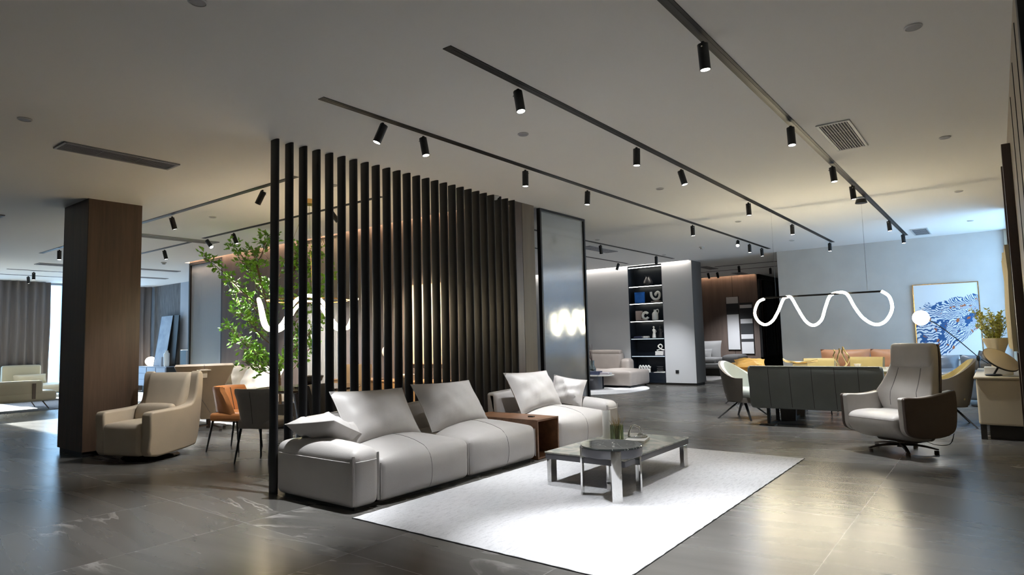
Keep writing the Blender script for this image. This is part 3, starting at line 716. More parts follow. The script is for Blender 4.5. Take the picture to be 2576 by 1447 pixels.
flat_rug('lounge_rug', 'grey blue rug under the left sofas by the window', [(-20.4, 3.6), (-16.45, 3.6), (-16.45, 8.0), (-20.4, 8.0)], M_rug3)
flat_rug('cream_rug', 'white rug under the rumpled cream sofa at the veneer wall', [(-13.6, 5.42), (-9.75, 5.42), (-9.75, 6.6), (-13.6, 6.6)], M_rug2)
flat_rug('passage_rug', 'white rug before the grey sofa in the far passage', [(-9.5, 17.0), (-6.3, 17.0), (-6.3, 18.75), (-9.5, 18.75)], M_rug2)

# ------------------------------------------------------------------ main sofa
from mathutils.bvhtree import BVHTree
def seam(bm_src, pts, dirv, r=.0035, lift=.0005):
    """thread laid on a surface: shoot rays at it and run a thin tube through the hits"""
    t = BVHTree.FromBMesh(bm_src); out = []
    dv = Vector(dirv)
    for p in pts:
        d = dv if not isinstance(p[0], (tuple, Vector)) else Vector(p[1])
        o = Vector(p) if not isinstance(p[0], (tuple, Vector)) else Vector(p[0])
        h = t.ray_cast(o, d.normalized(), 5)
        if h[0] is not None: out.append(h[0] - d.normalized()*lift)
    return out
def seam_obj(name, paths, m, parent, r=.0035):
    bm = BM()
    for p in paths:
        if len(p) > 2: add_tube(bm, p, r, 6)
    return obj(name, bm, m, parent)

def seat_block(t, y0, y1, x0, x1, h, bul=.095):
    """one seat: local x front at x1; with a middle seam"""
    sy = y1 - y0; sx = x1 - x0
    bm = soft_box(sx, sy, h, .055, (.05, .0, bul), 8, .022, ((x0 + x1)/2, (y0 + y1)/2, 0))
    ym = (y0 + y1)/2
    P = seam(bm, [(x1 - .5 + .52*k/14, ym, 1) for k in range(14)], (0, 0, -1)) + seam(bm, [(x1 + 1, ym, h - .02 - (h - .04)*k/10) for k in range(11)], (-1, 0, 0))
    o = obj('seat', bm, M_leather, t)
    seam_obj('seat_seam', [P], M_seam, o, .003)
    # flanged corner seams
    bm = BM()
    for y in (y0 + .012, y1 - .012): add_tube(bm, [(x1 - .006, y, .05 + (h - .06)*k/6) for k in range(7)], .006, 6)
    obj('corner_piping', bm, M_leather, o)
    return o
def back_block(t, y0, y1):
    def sk(p, u): return (p.x - .07*max(0, u[2] + .3)*(1 if u[0] > 0 else .15), p.y, p.z)
    bm = soft_box(.22, y1 - y0, .62, .035, (.03, .0, .02), 6, .022, (-.96 + .03, (y0 + y1)/2, 0), sk)
    o = obj('backrest', bm, M_leather, t)
    return o
def arm_block(t, y0, y1, near):
    bm = soft_box(1.045, y1 - y0, .435, .06, (.02, .014, .055), 9, .022, (-.525, (y0 + y1)/2, 0))
    yn = y0 - 1 if near else y1 + 1; dy = 1 if near else -1
    z = .375
    P = seam(bm, [(-1.0 + .96*k/20, yn, z) for k in range(21)], (0, dy, 0)); Q = seam(bm, [(1, y0 + .03 + (y1 - y0 - .06)*k/8, z) for k in range(9)], (-1, 0, 0))
    o = obj('armrest', bm, M_leather, t)
    seam_obj('stitched_line', [P, Q], M_seaml, o, .0035)
    bm = BM()
    for y in ((y0 + .012), (y1 - .012)):
        for d in (-.006, .006): add_tube(bm, [(-.010 + abs(d)*.3, y + d, .05 + .375*k/8) for k in range(9)], .0055, 6)
    obj('corner_piping', bm, M_leather, o)
t = thing('modular_sofa', 'long warm grey leather sofa section with low left armrest before the slats', 'sofa', (-3.985, 3.135, 0))
arm_block(t, 0, .265, True)
seat_block(t, .268, 1.335, -.90, 0, .345); seat_block(t, 1.342, 2.405, -.90, 0, .345)
back_block(t, .27, 1.38); back_block(t, 1.385, 2.40)
obj('plinth', box(-.98, -.05, .05, 2.36, 0, .025), M_sidebd, t, smooth=False)
t = thing('modular_sofa', 'short warm grey leather sofa section with right armrest beyond the walnut cube', 'sofa', (-3.985, 5.985, 0))
seat_block(t, 0, 1.10, -.90, 0, .345); back_block(t, 0, 1.12); arm_block(t, 1.108, 1.40, False)
obj('plinth', box(-.98, -.05, .05, 1.36, 0, .025), M_sidebd, t, smooth=False)
t = thing('walnut_cube', 'open fronted walnut cube table between the two grey sofa sections', 'side table', (-3.975, 5.762, 0))
bm = BM(); w2 = .205
add_box(bm, -.98, 0, -w2, w2, .40, .42); add_box(bm, -.98, 0, -w2, w2, .005, .025); add_box(bm, -.98, 0, -w2, -w2 + .02, .025, .40); add_box(bm, -.98, 0, w2 - .02, w2, .025, .40)
obj('carcass', bm, M_walnut, t, smooth=False)
obj('back_panel', box(-.98, -.96, -w2 + .02, w2 - .02, .025, .40), M_walnut, t, smooth=False)
obj('socket_flap', box(-.26, -.19, -.02, .02, .42, .432), M_black, t, smooth=False, bevel=.003)
def cushion(name, label, w, h, th, loc, rot, m, seed=1, crumple=.01, pinch=.07, group=None, n=16):
    p = pillow(w, h, th, n, pinch, crumple, seed)
    t = tag(obj(name, p, m, None, loc, rot), label, 'cushion', group)
    obj('edge_piping', tube(pillow_edge(w*1.004, h*1.004, pinch, n), .0045, 6, closed=True), m, t)
    return t
GCU = 'large back cushions of the grey sofa'
cushion('back_cushion', 'large warm grey leather back cushion nearest the left armrest of the sofa', .86, .54, .24, (-4.60, 3.905, .625), (R(-34), R(2), R(90)), M_leather, 1, .006, .05, GCU)
cushion('back_cushion', 'large warm grey leather back cushion on the middle sofa seat', .88, .54, .24, (-4.60, 4.90, .625), (R(-34), R(1), R(90)), M_leather, 5, .007, .05, GCU)
cushion('back_cushion', 'large warm grey leather back cushion on the seat beyond the walnut cube', .86, .54, .24, (-4.62, 6.42, .64), (R(-30), R(1), R(88)), M_leather, 9, .009, .06, GCU)
cushion('throw_pillow', 'crumpled grey leather pillow lying over the left armrest', .50, .46, .21, (-4.64, 3.37, .555), (R(-67), R(5), R(196)), M_leather, 3, .016, .04)
cushion('throw_pillow', 'small grey leather pillow leaning on the right sofa armrest', .44, .40, .17, (-4.52, 7.02, .60), (R(-34), R(10), R(24)), M_leather, 4, .012, .09)

# ------------------------------------------------------------------ coffee tables in front of the sofa
t = thing('coffee_table', 'low rectangular coffee table with green grey stone top and steel legs on the rug', 'coffee table', (-2.895, 5.37, .016))
obj('table_top', box(-.40, .40, -.665, .68, .255, .268), M_gmarble, t, smooth=False, bevel=.003, bseg=2)
obj('apron', box(-.395, .395, -.66, .675, .205, .255), M_smoke, t, smooth=False, bevel=.004, bseg=2)
for sx, sy in ((-1, -1), (.60, -1), (-1, 1), (1, 1)):
    obj('leg', box(sx*.375 - .022, sx*.375 + .022, sy*.59 - .045, sy*.59 + .045, 0, .206), M_chrome, t, smooth=False, bevel=.003, bseg=2)
t = thing('side_table', 'round dark marble side table on wide steel legs in front of the coffee table', 'side table', (-2.56, 4.60, .016))
obj('table_top', lathe([(.001, .408), (.243, .408), (.25, .402), (.25, .395), (.001, .395)], 56), M_dmarble, t)
obj('apron', lathe([(.2, .33), (.246, .33), (.248, .335), (.248, .396), (.2, .396)], 56), M_smoke, t)
for a in (-53, 57, 200):
    ar = R(a); P = []
    for k in range(9):
        b = ar + R(-9 + 18*k/8); P.append((.254*math.cos(b), .254*math.sin(b)))
    for k in range(9):
        b = ar + R(9 - 18*k/8); P.append((.240*math.cos(b), .240*math.sin(b)))
    obj('leg', prism(P, 0, .39, 'z'), M_chrome, t)
ct = .016 + .268
o = tag(obj('white_cylinder', lathe([(.001, 0), (.04, 0), (.041, .004), (.041, .272), (.039, .275), (.034, .275), (.034, .05), (.001, .05)], 32), M_ceram, None, (-3.17, 5.62, ct)), 'tall white cylinder vase on the coffee table', 'vase')
t = thing('glass_vase', 'squat green ribbed glass vase with dry twigs on the coffee table', 'vase', (-3.02, 5.55, ct))
P = [(math.cos(a)*(.062 + .002*math.cos(a*24)), math.sin(a)*(.062 + .002*math.cos(a*24))) for a in [2*PI*k/96 for k in range(96)]]
bm = BM(); add_loft(bm, [[(x*s, y*s, z) for x, y in P] for s, z in ((.96, 0), (1, .006), (1, .15), (.93, .15), (.93, .012), (.05, .012))]); obj('vessel', bm, M_glassg, t)
bm = BM(); rnd = random.Random(4)
for k in range(16):
    a, e = rnd.uniform(0, 6.28), rnd.uniform(.25, .6); h = rnd.uniform(.17, .25)
    pts = [(0.01*math.cos(a), .01*math.sin(a), .015)] + [(math.cos(a)*e*h*s*.45*(1 + .5*s) + rnd.uniform(-.006, .006), math.sin(a)*e*h*s*.45*(1 + .5*s) + rnd.uniform(-.006, .006), .015 + h*s) for s in (.4, .7, 1)]
    add_tube(bm, catmull(pts, 4), .0035, 5, r_end=.0012)
obj('twigs', bm, M_twig, t)
t = tag(obj('white_book', soft_box(.19, .26, .028, .004, m=2), M_paperw, None, (-2.83, 5.60, ct), (0, 0, R(15))), 'white book box lying on the coffee table under the shiny knot', 'book')
kp = [(-.06, .0, .012), (-.052, .01, .055), (-.02, .0, .118), (.02, -.01, .108), (.045, 0, .09), (.05, .01, .045), (.03, .02, .014), (.075, .0, .03), (.105, -.02, .012), (.03, -.035, .010), (-.03, -.025, .012)]
tag(obj('knot_sculpture', tube(catmull(kp, 6, closed=True), .0105, 12, closed=True), M_chrome, None, (-2.86, 5.62, ct + .028), (0, 0, R(35))), 'shiny twisted knot sculpture on the coffee table', 'sculpture')

# ------------------------------------------------------------------ recliner on the right
t = thing('recliner_chair', 'grey leather swivel recliner with brown side shells on a star base', 'recliner', (-.915, 7.93, 0), R(-29))
def side_profile(bm_pts, w, b, n=7, flat=.5):
    """soft body: closed (y,z) profile swept over the width, rounded at both cheeks"""
    cy = sum(p[0] for p in bm_pts)/len(bm_pts); cz = sum(p[1] for p in bm_pts)/len(bm_pts)
    xs = [(-w/2 + b*(1 - math.cos(R(90*k/n))), math.sin(R(90*k/n))) for k in range(n + 1)]
    xs += [(-x, s) for x, s in xs[::-1]]
    rings = []
    for x, s in xs:
        q = []
        for y, z in bm_pts:
            L = math.hypot(y - cy, z - cz); sc = (L - b*(1 - s))/L if L > 1e-6 else 1
            q.append((x, cy + (y - cy)*max(.05, sc), cz + (z - cz)*max(.05, sc)))
        rings.append(q)
    bm = BM(); add_loft(bm, rings); return bm
def smooth_poly(P, n=4): return [(v.x, v.y) for v in catmull([(a, b, 0) for a, b in P], n, closed=True)]
seatP = smooth_poly([(-.45, .36), (-.44, .29), (-.36, .21), (-.2, .155), (.02, .125), (.12, .14), (.15, .22), (.2, .36), (.22, .43), (.05, .425), (-.15, .44), (-.34, .435), (-.43, .405)])
bm = side_profile(seatP, .56, .05)
P1 = seam(bm, [(-.26 + .52*k/20, -2, .375) for k in range(21)], (0, 1, 0))
o = obj('seat', bm, M_rgrey, t); seam_obj('seat_seam', [P1], M_seam, o, .004)
# backrest: stacked rings, wings at arm height curl forward
rings = []
for z, w, d, y, curl in ((.36, .50, .15, .20, .02), (.44, .54, .17, .22, .05), (.54, .60, .18, .245, .10), (.62, .63, .18, .265, .12), (.70, .58, .17, .285, .085), (.80, .53, .155, .305, .05), (.90, .50, .14, .325, .03), (1.0, .48, .13, .34, .02), (1.09, .46, .115, .352, .01), (1.125, .43, .08, .356, .005), (1.135, .38, .04, .357, 0)):
    rings.append([(x, y + yy*1 - curl*(abs(x)/(w/2))**2.2, z) for x, yy in rrect(w, d, min(.05, d*.45), 5)])
bm = loft(rings)
sp = []
for s in (-1, 1):
    sp.append(seam(bm, [(s*(.155 - .03*k/14), -2, .47 + .40*k/14) for k in range(15)], (0, 1, 0)))
o = obj('backrest', bm, M_rgrey, t); seam_obj('backrest_seam', sp, M_seam, o, .004)
bm = soft_box(.47, .10, .27, .045, (.0, .012, .0), 5, 0); obj('headrest', bm, M_rgrey, t, (0, .268, .865), (R(-6), 0, 0))
# brown rear shell
rings = []
for z, w, y, curl in ((.40, .53, .315, .05), (.54, .615, .345, .11), (.63, .645, .365, .13), (.72, .595, .38, .095), (.86, .52, .40, .045), (1.0, .485, .415, .02), (1.12, .44, .42, .01)):
    top = [(x, y - curl*(abs(x)/(w/2))**2.2 + (0 if k else 0), z) for k, x in enumerate([w*(i/12 - .5) for i in range(13)])]
    rings.append(top + [(x, yy - .03, z) for x, yy, z in top[::-1]])
obj('rear_shell', loft(rings), M_rbrown, t)
armP = [(-.40, .28), (-.41, .40), (-.415, .55), (-.40, .605), (-.2, .595), (.0, .60), (.2, .62), (.34, .64), (.385, .62), (.39, .45), (.36, .27), (.28, .20), (.1, .175), (-.15, .185), (-.33, .22)]
for s in (-1, 1):
    x0 = .285
    bm = prism(smooth_poly(armP, 3), s*x0, s*(x0 + .055)); a = obj('armrest', bm, M_rgrey, t, bevel=.022, bseg=4)
    bm = prism([((y + .0)*1.01, (z - .4)*1.01 + .4) for y, z in smooth_poly(armP, 3)], s*(x0 + .05), s*(x0 + .085)); obj('outer_shell', bm, M_rbrown, a, bevel=.016, bseg=4)
    if s == 1:
        bm = BM(); add_loft(bm, [[(x0 - .004, y, z) for y, z in rrect(.11, .045, .02, 4, -.2, .505)], [(x0 + .012, y, z) for y, z in rrect(.11, .045, .02, 4, -.2, .505)]]); obj('control_recess', bm, M_black, a, smooth=False)
obj('underframe', soft_box(.44, .36, .11, .04, m=3, base=.105, c=(0, .08, 0)), M_rbrown, t)
obj('stem', lathe([(.04, .045), (.034, .06), (.034, .14), (.045, .15)], 20), M_brownm, t)
def star_leg(a, L, m, t, w=.05, h0=.075, h1=.025, drop=.0, y0=0):
    rings = []
    for s in range(8):
        f = s/7; r = .02 + (L - .02)*f; z = h0*(1 - f) + .042*f - .012*math.sin(f*PI)*0 + .012*math.sin(f*PI); ww = w*(1 - .25*f)
        hh = h1*(1 - .4*f)
        rings.append([(r*math.cos(a) - q*ww*math.sin(a)/2, r*math.sin(a) + q*ww*math.cos(a)/2, max(.012, z) + v*hh/2) for q, v in ((-1, -1), (1, -1), (.7, 1), (-.7, 1))])
    l = obj('leg', loft(rings), m, t, bevel=.004, bseg=2)
    obj('foot_pad', xform(lathe([(.022, 0), (.022, .03), (.001, .03)], 12), Matrix.Translation((L*math.cos(a) - .02*math.cos(a), L*math.sin(a) - .02*math.sin(a), 0))), m, l)
for k in range(5): star_leg(R(100 + 72*k), .335, M_brownm, t)
obj('cable', tube(catmull([(.1, .16, .13), (.2, .26, .07), (.32, .3, .09), (.36, .32, .2)], 6), .004, 6), M_cable, t)

# ------------------------------------------------------------------ dining group on the right
t = thing('dining_bench', 'dark green grey leather bench sofa with its back to the camera at the right table', 'bench', (-2.03, 9.52, 0))
bp = smooth_poly([(-.27, .235), (-.305, .30), (-.335, .45), (-.36, .62), (-.375, .78), (-.36, .825), (-.315, .815), (-.285, .72), (-.24, .5), (-.2, .38), (-.19, .27)], 3)
bm = side_profile(bp, 1.67, .035)
ps = []
for k in range(1, 6):
    x = -1.67/2 + 1.67*k/6; ps.append(seam(bm, [(x, -3, .26 + .55*i/16) for i in range(17)], (0, 1, 0)))
o = obj('backrest', bm, M_green, t); seam_obj('back_seams', ps, M_sidebd, o, .0032)
obj('top_piping', tube([(-.80 + 1.6*k/20, -.375, .822) for k in range(21)], .006, 6), M_green, t)
obj('seat', soft_box(1.62, .50, .20, .05, (0, .02, .03), 6, .235, (0, .06, 0)), M_green, t)
for sx in (-.62, .62):
    bm = BM(); add_box(bm, sx - .02, sx + .02, -.23, -.19, .01, .25); add_box(bm, sx - .02, sx + .02, .21, .25, .01, .25)
    add_prism(bm, [(sx - .10, 0), (sx + .10, 0), (sx + .10, .015), (sx - .10, .015)], -.33, -.18, 'y'); add_box(bm, sx - .02, sx + .02, -.33, .27, 0, .02)
    obj('leg', bm, M_black, t, smooth=False)

t = thing('dining_table', 'long pale stone dining table behind the green grey bench', 'dining table', (-2.02, 10.22, 0))
P = rrect(1.95, .90, .09, 6); bm = BM(); add_prism(bm, P, .725, .75, 'z'); obj('table_top', bm, M_lmarble, t, bevel=.006)
obj('top_rim', prism(rrect(1.93, .88, .09, 6), .70, .725, 'z'), M_brass, t)
for x in (-.52, .52):
    for y, a in ((-.28, 12), (.22, -12)):
        bm = BM(); add_loft(bm, [[(x + sx*w, y + sy*.03 + dy, z) for sx, sy in ((-1, -1), (1, -1), (1, 1), (-1, 1))] for w, dy, z in ((.10, -.03 if y < 0 else .03, 0), (.15, 0, .70))])
        obj('pedestal_plate', bm, M_greyd, t, smooth=False, bevel=.004)
    obj('foot_bar', box(x - .04, x + .04, -.26, .20, 0, .03), M_black, t, smooth=False)

def arc_chair(name, label, loc, rz, m_out, m_in, m_leg, group=None, Rx=.30, Ry=.29, hb=.86, ha=.62, z0=.27, lean=.06, cat='chair', spread=118, m_seat=None, legs='angle', pow_=2.0):
    t = thing(name, label, cat, loc, rz, group)
    def wall(r0, r1, zpad, name_, m):
        rings = []; n = 26
        for i in range(n + 1):
            a = R(-spread + 2*spread*i/n); f = abs(a)/R(spread); top = ha + (hb - ha)*(.5 + .5*math.cos(PI*min(1, f*1.15)))**.8
            sx, cy = math.sin(a), math.cos(a)
            ring = []
            outs = []
            for k in range(6):
                s = k/5; z = z0 + (top - z0)*s; k2 = .80 + .20*s**.7 + lean*s
                outs.append((r0*Rx*sx*k2, r0*Ry*cy*k2 + lean*s*cy*.6, z))
            ins = []
            for k in range(5, -1, -1):
                s = k/5; z = z0 + zpad + (top - zpad*.4 - z0 - zpad)*s; k2 = .80 + .20*s**.7 + lean*s
                ins.append((r1*Rx*sx*k2, r1*Ry*cy*k2 + lean*s*cy*.6, z))
            rings.append(outs + ins)
        return obj(name_, loft(rings), m, t, bevel=0)
    wall(1.0, .90, .0, 'outer_shell', m_out); wall(.895, .74, .03, 'inner_pad', m_in)
    obj('seat', soft_box(Rx*1.45, Ry*1.55, .13, .05, (.01, .01, .02), 5, z0 + .05, (0, -.05, 0)), m_seat or m_in, t)
    obj('seat_pan', prism(smooth_poly([(-.19, -.22), (.19, -.22), (.22, 0), (.16, .18), (0, .22), (-.16, .18), (-.22, 0)], 3), z0 - .02, z0 + .06, 'z'), m_out, t)
    for sx, sy in ((-1, -1), (1, -1), (1, 1), (-1, 1)):
        if legs == 'angle':
            bm = BM(); add_loft(bm, [[(sx*x + p, sy*y + q, z) for p, q in ((-w, -w), (w, -w), (w, w), (-w, w))] for x, y, z, w in ((.29, .27, 0, .011), (.05, .05, z0 - .02, .016))])
        else:
            bm = BM(); add_tube(bm, [(sx*.24, sy*.24, 0), (sx*.19, sy*.19, z0)], .009, 8, r_end=.014)
        obj('leg', bm, m_leg, t)
    return t
arc_chair('tub_chair', 'taupe tub chair with pale grey inside at the left end of the right table', (-3.18, 9.90, 0), R(78), M_tubout, M_tubin, M_black, Rx=.31, Ry=.30, hb=.865, ha=.62)
arc_chair('tub_chair', 'olive lined tub chair at the right end of the table behind the recliner', (-.62, 10.35, 0), R(-80), M_tubout, M_olive, M_black, Rx=.31, Ry=.30, hb=.88, ha=.62)
t = arc_chair('lounge_chair', 'mustard leather lounge chair behind the taupe tub chair', (-3.72, 11.75, 0), R(40), M_must, M_must, M_black, Rx=.36, Ry=.35, hb=.74, ha=.55, z0=.24, cat='armchair')
cushion('mustard_pillow', 'mustard pillow laid over the back of the mustard lounge chair', .52, .30, .15, (-3.62, 11.72, .74), (R(-65), 0, R(20)), M_must, 8, .01, .08)

def dining_chair(name, label, loc, rz, m, m_leg, h=.80, w=.46, group=None, channels=0, wrap=.07, seatm=None, lean=.07, legspread=.03, topw=1.0):
    t = thing(name, label, 'chair', loc, rz, group)
    rings = []
    for z, f in ((.40, 0), (.43, .1), (.55, .35), (.68, .65), (h - .05, .93), (h - .015, .985), (h, 1)):
        th = .055 if z < h - .02 else (.045 if z < h - .005 else .02)
        ww = w*(.92 + .08*f)*(topw if f > .9 else 1); y0 = .19 + lean*f
        o_ = []
        n = 14
        for i in range(n + 1):
            u = 2*i/n - 1; o_.append((u*ww/2, y0 + th/2 - wrap*(abs(u)**3)*(1.3 - .5*f), z))
        for i in range(n, -1, -1):
            u = 2*i/n - 1; o_.append((u*(ww/2 - .02), y0 - th/2 - wrap*(abs(u)**3)*(1.3 - .5*f), z))
        rings.append(o_)
    bm = loft(rings); ps = []
    if channels:
        for k in range(channels):
            x = (k + .5)/channels*w*.62 - w*.31; ps.append(seam(bm, [(x, -2, .47 + (h - .5)*i/12) for i in range(13)], (0, 1, 0)))
    pb = [seam(bm, [(0, 2, .43 + (h - .46)*i/12) for i in range(13)], (0, -1, 0))]
    o = obj('backrest', bm, m, t)
    seam_obj('back_seam', ps + pb, M_sidebd, o, .004 if channels else .0025)
    obj('seat', soft_box(w*.94, .45, .10, .035, (0, .01, .015), 5, .37, (0, -.02, 0)), seatm or m, t)
    for sx in (-1, 1):
        for sy in (-1, 1):
            bm = BM(); x1, y1 = sx*(w*.40), sy*.17; x2, y2 = sx*(w*.40 + legspread), sy*.20 + (.04 if sy > 0 else -.02)
            add_tube(bm, [(x1, y1, .39), (x2, y2, 0)], .016, 8, r_end=.009); obj('leg', bm, m_leg, t)
    return t
dining_chair('dining_chair', 'olive dining chair across the right table, left one of the pair', (-2.36, 11.0, 0), 0, M_olive, M_black, .85, .50, 'olive chairs across the right table', wrap=.03)
dining_chair('dining_chair', 'olive dining chair across the right table, right one of the pair', (-1.70, 11.05, 0), R(-4), M_olive, M_black, .87, .50, 'olive chairs across the right table', wrap=.03)

# table dressing on the right table
t = thing('leaf_dish', 'long gilded leaf shaped dish on the right dining table', 'dish', (-2.42, 10.25, .75), R(6))
rings = []
for i in range(15):
    f = i/14; x = -.24 + .48*f; w = .075*math.sin(PI*f)**.7 + .004; z = .055 + .032*(2*f - 1)**2 + (.02 if i == 0 else 0)
    rings.append([(x, w*u, z + .03*u*u) for u in (-1, -.6, -.2, .2, .6, 1)] + [(x, w*u*.97, z + .03*u*u + .005) for u in (1, .6, .2, -.2, -.6, -1)])
obj('bowl', loft(rings), M_brass, t)
obj('stand', box(-.10, .10, -.035, .035, 0, .058), M_brass, t, smooth=False)
t = thing('brass_sculpture', 'upright curved brass finger sculpture on the right dining table', 'sculpture', (-1.85, 10.2, .75))
for k, (x0, top, lean_, y) in enumerate(((-.07, .27, -.02, .0), (-.02, .285, .0, .03), (.02, .29, .02, -.03), (.08, .31, -.05, .0))):
    sg = -1 if k < 2 else 1
    pts = [(sg*.025, y*.4, .004), (sg*.07*(.6 + .2*k), y*.7, .07), (x0 + sg*.025, y, .16), (x0 + lean_*.3, y, .23), (x0 + lean_, y, top)]
    obj('brass_tube', tube(catmull(pts, 5), .011, 10), M_brass, t)
obj('base_plate', lathe([(.001, 0), (.06, 0), (.06, .008), (.001, .008)], 24), M_brass, t)
t = thing('white_tableware', 'white cup stack beside the brass sculpture on the right table', 'cups', (-1.68, 10.45, .75))
obj('bowl', lathe([(.02, 0), (.045, .03), (.05, .05), (.045, .05), (.018, .008), (.001, .008)], 20), M_ceram, t)

# serpentine pendant over the right table
PX, PY, PZ = -2.02, 9.98, 0
t = thing('serpentine_pendant', 'wavy glowing tube pendant on a black bar over the right dining table', 'pendant lamp', (PX, PY, 1.815))
pts = [(-.79, .0, -.01), (-.885, .0, -.06), (-.945, .0, -.215), (-.90, .0, -.345), (-.80, .0, -.405), (-.69, .0, -.35), (-.60, .0, -.21), (-.52, .02, -.03), (-.44, .0, .0), (-.39, -.02, -.03),
       (-.32, -.0, -.19), (-.22, .0, -.375), (-.115, .0, -.435), (-.01, .0, -.36), (.05, .0, -.19), (.12, .02, -.02), (.235, .0, .02), (.345, -.02, -.01), (.43, .0, -.2), (.53, .0, -.36), (.665, .0, -.45), (.79, .0, -.41), (.88, .0, -.25), (.86, .0, -.08), (.77, .0, .005)]
obj('led_tube', tube(catmull(pts, 7), .0195, 12), M_led, t)
obj('bar', box(-.80, .78, -.014, .014, -.008, .016), M_black, t, smooth=False)
bm = BM()
for x in (-.62, .60): add_tube(bm, [(x, 0, .01), (x, 0, H - 1.815 - .03)], .0022, 6)
obj('suspension_wires', bm, M_chrome, t)
obj('canopy', lathe([(.001, H - 1.815 - .085), (.075, H - 1.815 - .085), (.078, H - 1.815 - .08), (.062, H - 1.815 - .028), (.001, H - 1.815 - .028)], 28, (.60, 0, 0)), M_black, t)

# terracotta sofa, blue grey sofa, painting, globe lamp at the white wall
t = thing('terracotta_sofa', 'terracotta leather sofa along the white back wall', 'sofa', (-2.16, 14.72, 0))
obj('base', soft_box(1.85, .80, .18, .05, m=5, base=.14), M_terra, t)
for x in (-.47, .47):
    obj('seat', soft_box(.92, .74, .16, .05, (0, .02, .04), 5, .31, (x, -.05, 0)), M_terra, t)
    obj('backrest', pillow(.96, .52, .24, 12, .05, .004, 3), M_terra, t, (x, .22, .64), (R(-12), 0, 0))
for sx in (-1, 1):
    obj('leg', box(sx*.8 - .02, sx*.8 + .02, -.3, .3, 0, .15), M_black, t, smooth=False)
t = thing('blue_grey_sofa', 'blue grey leather sofa below the blue line painting', 'sofa', (-.60, 13.55, 0))
obj('base', soft_box(1.35, .95, .34, .05, m=5, base=.08), M_bluel, t)
obj('seat', soft_box(1.30, .90, .14, .05, (0, .02, .04), 5, .40, (0, -.02, 0)), M_bluel, t)
for x in (-.33, .33): obj('backrest', pillow(.66, .40, .22, 12, .05, .006, 5), M_bluel, t, (x, .25, .62), (R(-22), 0, 0))
for sx in (-1, 1): obj('leg', box(sx*.6 - .02, sx*.6 + .02, -.4, .4, 0, .09), M_black, t, smooth=False)
cushion('grey_pillow', 'dark grey pillow at the right end of the blue grey sofa', .40, .36, .15, (-.19, 13.2, .71), (R(-30), R(8), R(-30)), M_dchair, 6, .01, .08)
t = thing('line_painting', 'large painting of blue coral lines with rust flecks on the white wall', 'painting', (-.815, 15.37, 1.42))
obj('canvas', box(-.535, .535, -.012, .016, -.755, .755), art_mat(), t, smooth=False)
bm = BM(); add_box(bm, -.55, -.535, -.02, .02, -.77, .77); add_box(bm, .535, .55, -.02, .02, -.77, .77); add_box(bm, -.535, .535, -.02, .02, .755, .77); add_box(bm, -.535, .535, -.02, .02, -.77, -.755)
obj('frame', bm, M_gold, t, smooth=False)
t = thing('globe_floor_lamp', 'black arm floor lamp with glowing white globe before the painting', 'floor lamp', (-.30, 12.9, 0))
obj('base', lathe([(.001, 0), (.15, 0), (.15, .02), (.02, .03), (.001, .03)], 28), M_black, t)
obj('pole', tube([(0, 0, .02), (0, 0, .80)], .011, 10), M_black, t)
obj('joint', lathe([(.02, .74), (.032, .76), (.032, .80), (.02, .825), (.001, .83)], 16), M_black, t)
obj('arm', tube(catmull([(.12, 0, .70), (0, 0, .80), (-.27, 0, 1.10), (-.45, 0, 1.28), (-.58, 0, 1.39), (-.66, 0, 1.43)], 6), .0075, 8), M_black, t)
bm = BM(); bmesh.ops.create_uvsphere(bm, u_segments=32, v_segments=20, radius=.128); xform(bm, Matrix.Translation((-.755, 0, 1.475)))
obj('globe', bm, M_globe, t)

# cream sideboard on the right wall and what stands on it
t = thing('sideboard', 'cream sideboard on a dark plinth against the right wall', 'sideboard', (-.045, 10.1, 0))
obj('body', box(-.215, .225, -.93, .95, .165, .69), M_sideb, t, smooth=False, bevel=.025, bseg=4)
obj('top', box(-.235, .228, -.955, .975, .69, .72), M_sideb, t, smooth=False, bevel=.012, bseg=3)
obj('plinth_panel', box(-.12, .20, -.86, .88, .0, .165), M_sidebd, t, smooth=False)
for sy in (-.90, .92): obj('leg', box(-.205, -.145, sy - .02, sy + .02, 0, .17), M_sidebd, t, smooth=False)
t = thing('disc_lamp', 'tilted cream disc lamp with dark rim on the sideboard', 'lamp', (-.04, 9.40, .72))
Md = Matrix.Translation((.03, .06, .17)) @ Matrix.Rotation(R(18), 4, 'Z') @ Matrix.Rotation(R(52), 4, 'X') @ Matrix.Rotation(R(24), 4, 'Z')
Md = Matrix.Translation((.035, .05, .19)) @ Vector((-.12, -.62, .72)).to_track_quat('Z', 'Y').to_matrix().to_4x4()
nrm = Vector((.50, -.42, .74)).normalized(); ax = Vector((.80, 0, -.60)); ax = (ax - nrm*ax.dot(nrm)).normalized(); ay = nrm.cross(ax)
Md = Matrix(((ax.x, ay.x, nrm.x, .03), (ax.y, ay.y, nrm.y, .05), (ax.z, ay.z, nrm.z, .185), (0, 0, 0, 1)))
obj('disc', xform(lathe([(.001, -.008), (.19, -.008), (.19, .006), (.001, .010)], 48), Md), M_lampd, t)
obj('rim', xform(lathe([(.19, -.014), (.196, -.012), (.196, .004), (.19, .005)], 48), Md), M_black, t)
obj('foot', xform(lathe([(.001, 0), (.07, 0), (.085, .012), (.07, .022), (.001, .024)], 28), Matrix.Translation((-.05, -.07, 0))), M_black, t)
obj('neck', tube([(-.05, -.07, .015), (.0, .0, .10), (.03, .055, .18)], .011, 8), M_black, t)
obj('cable', tube(catmull([(-.05, -.07, .01), (.06, -.16, .006), (.15, -.18, .006), (.22, -.10, .006)], 5), .004, 6), M_cable, t)
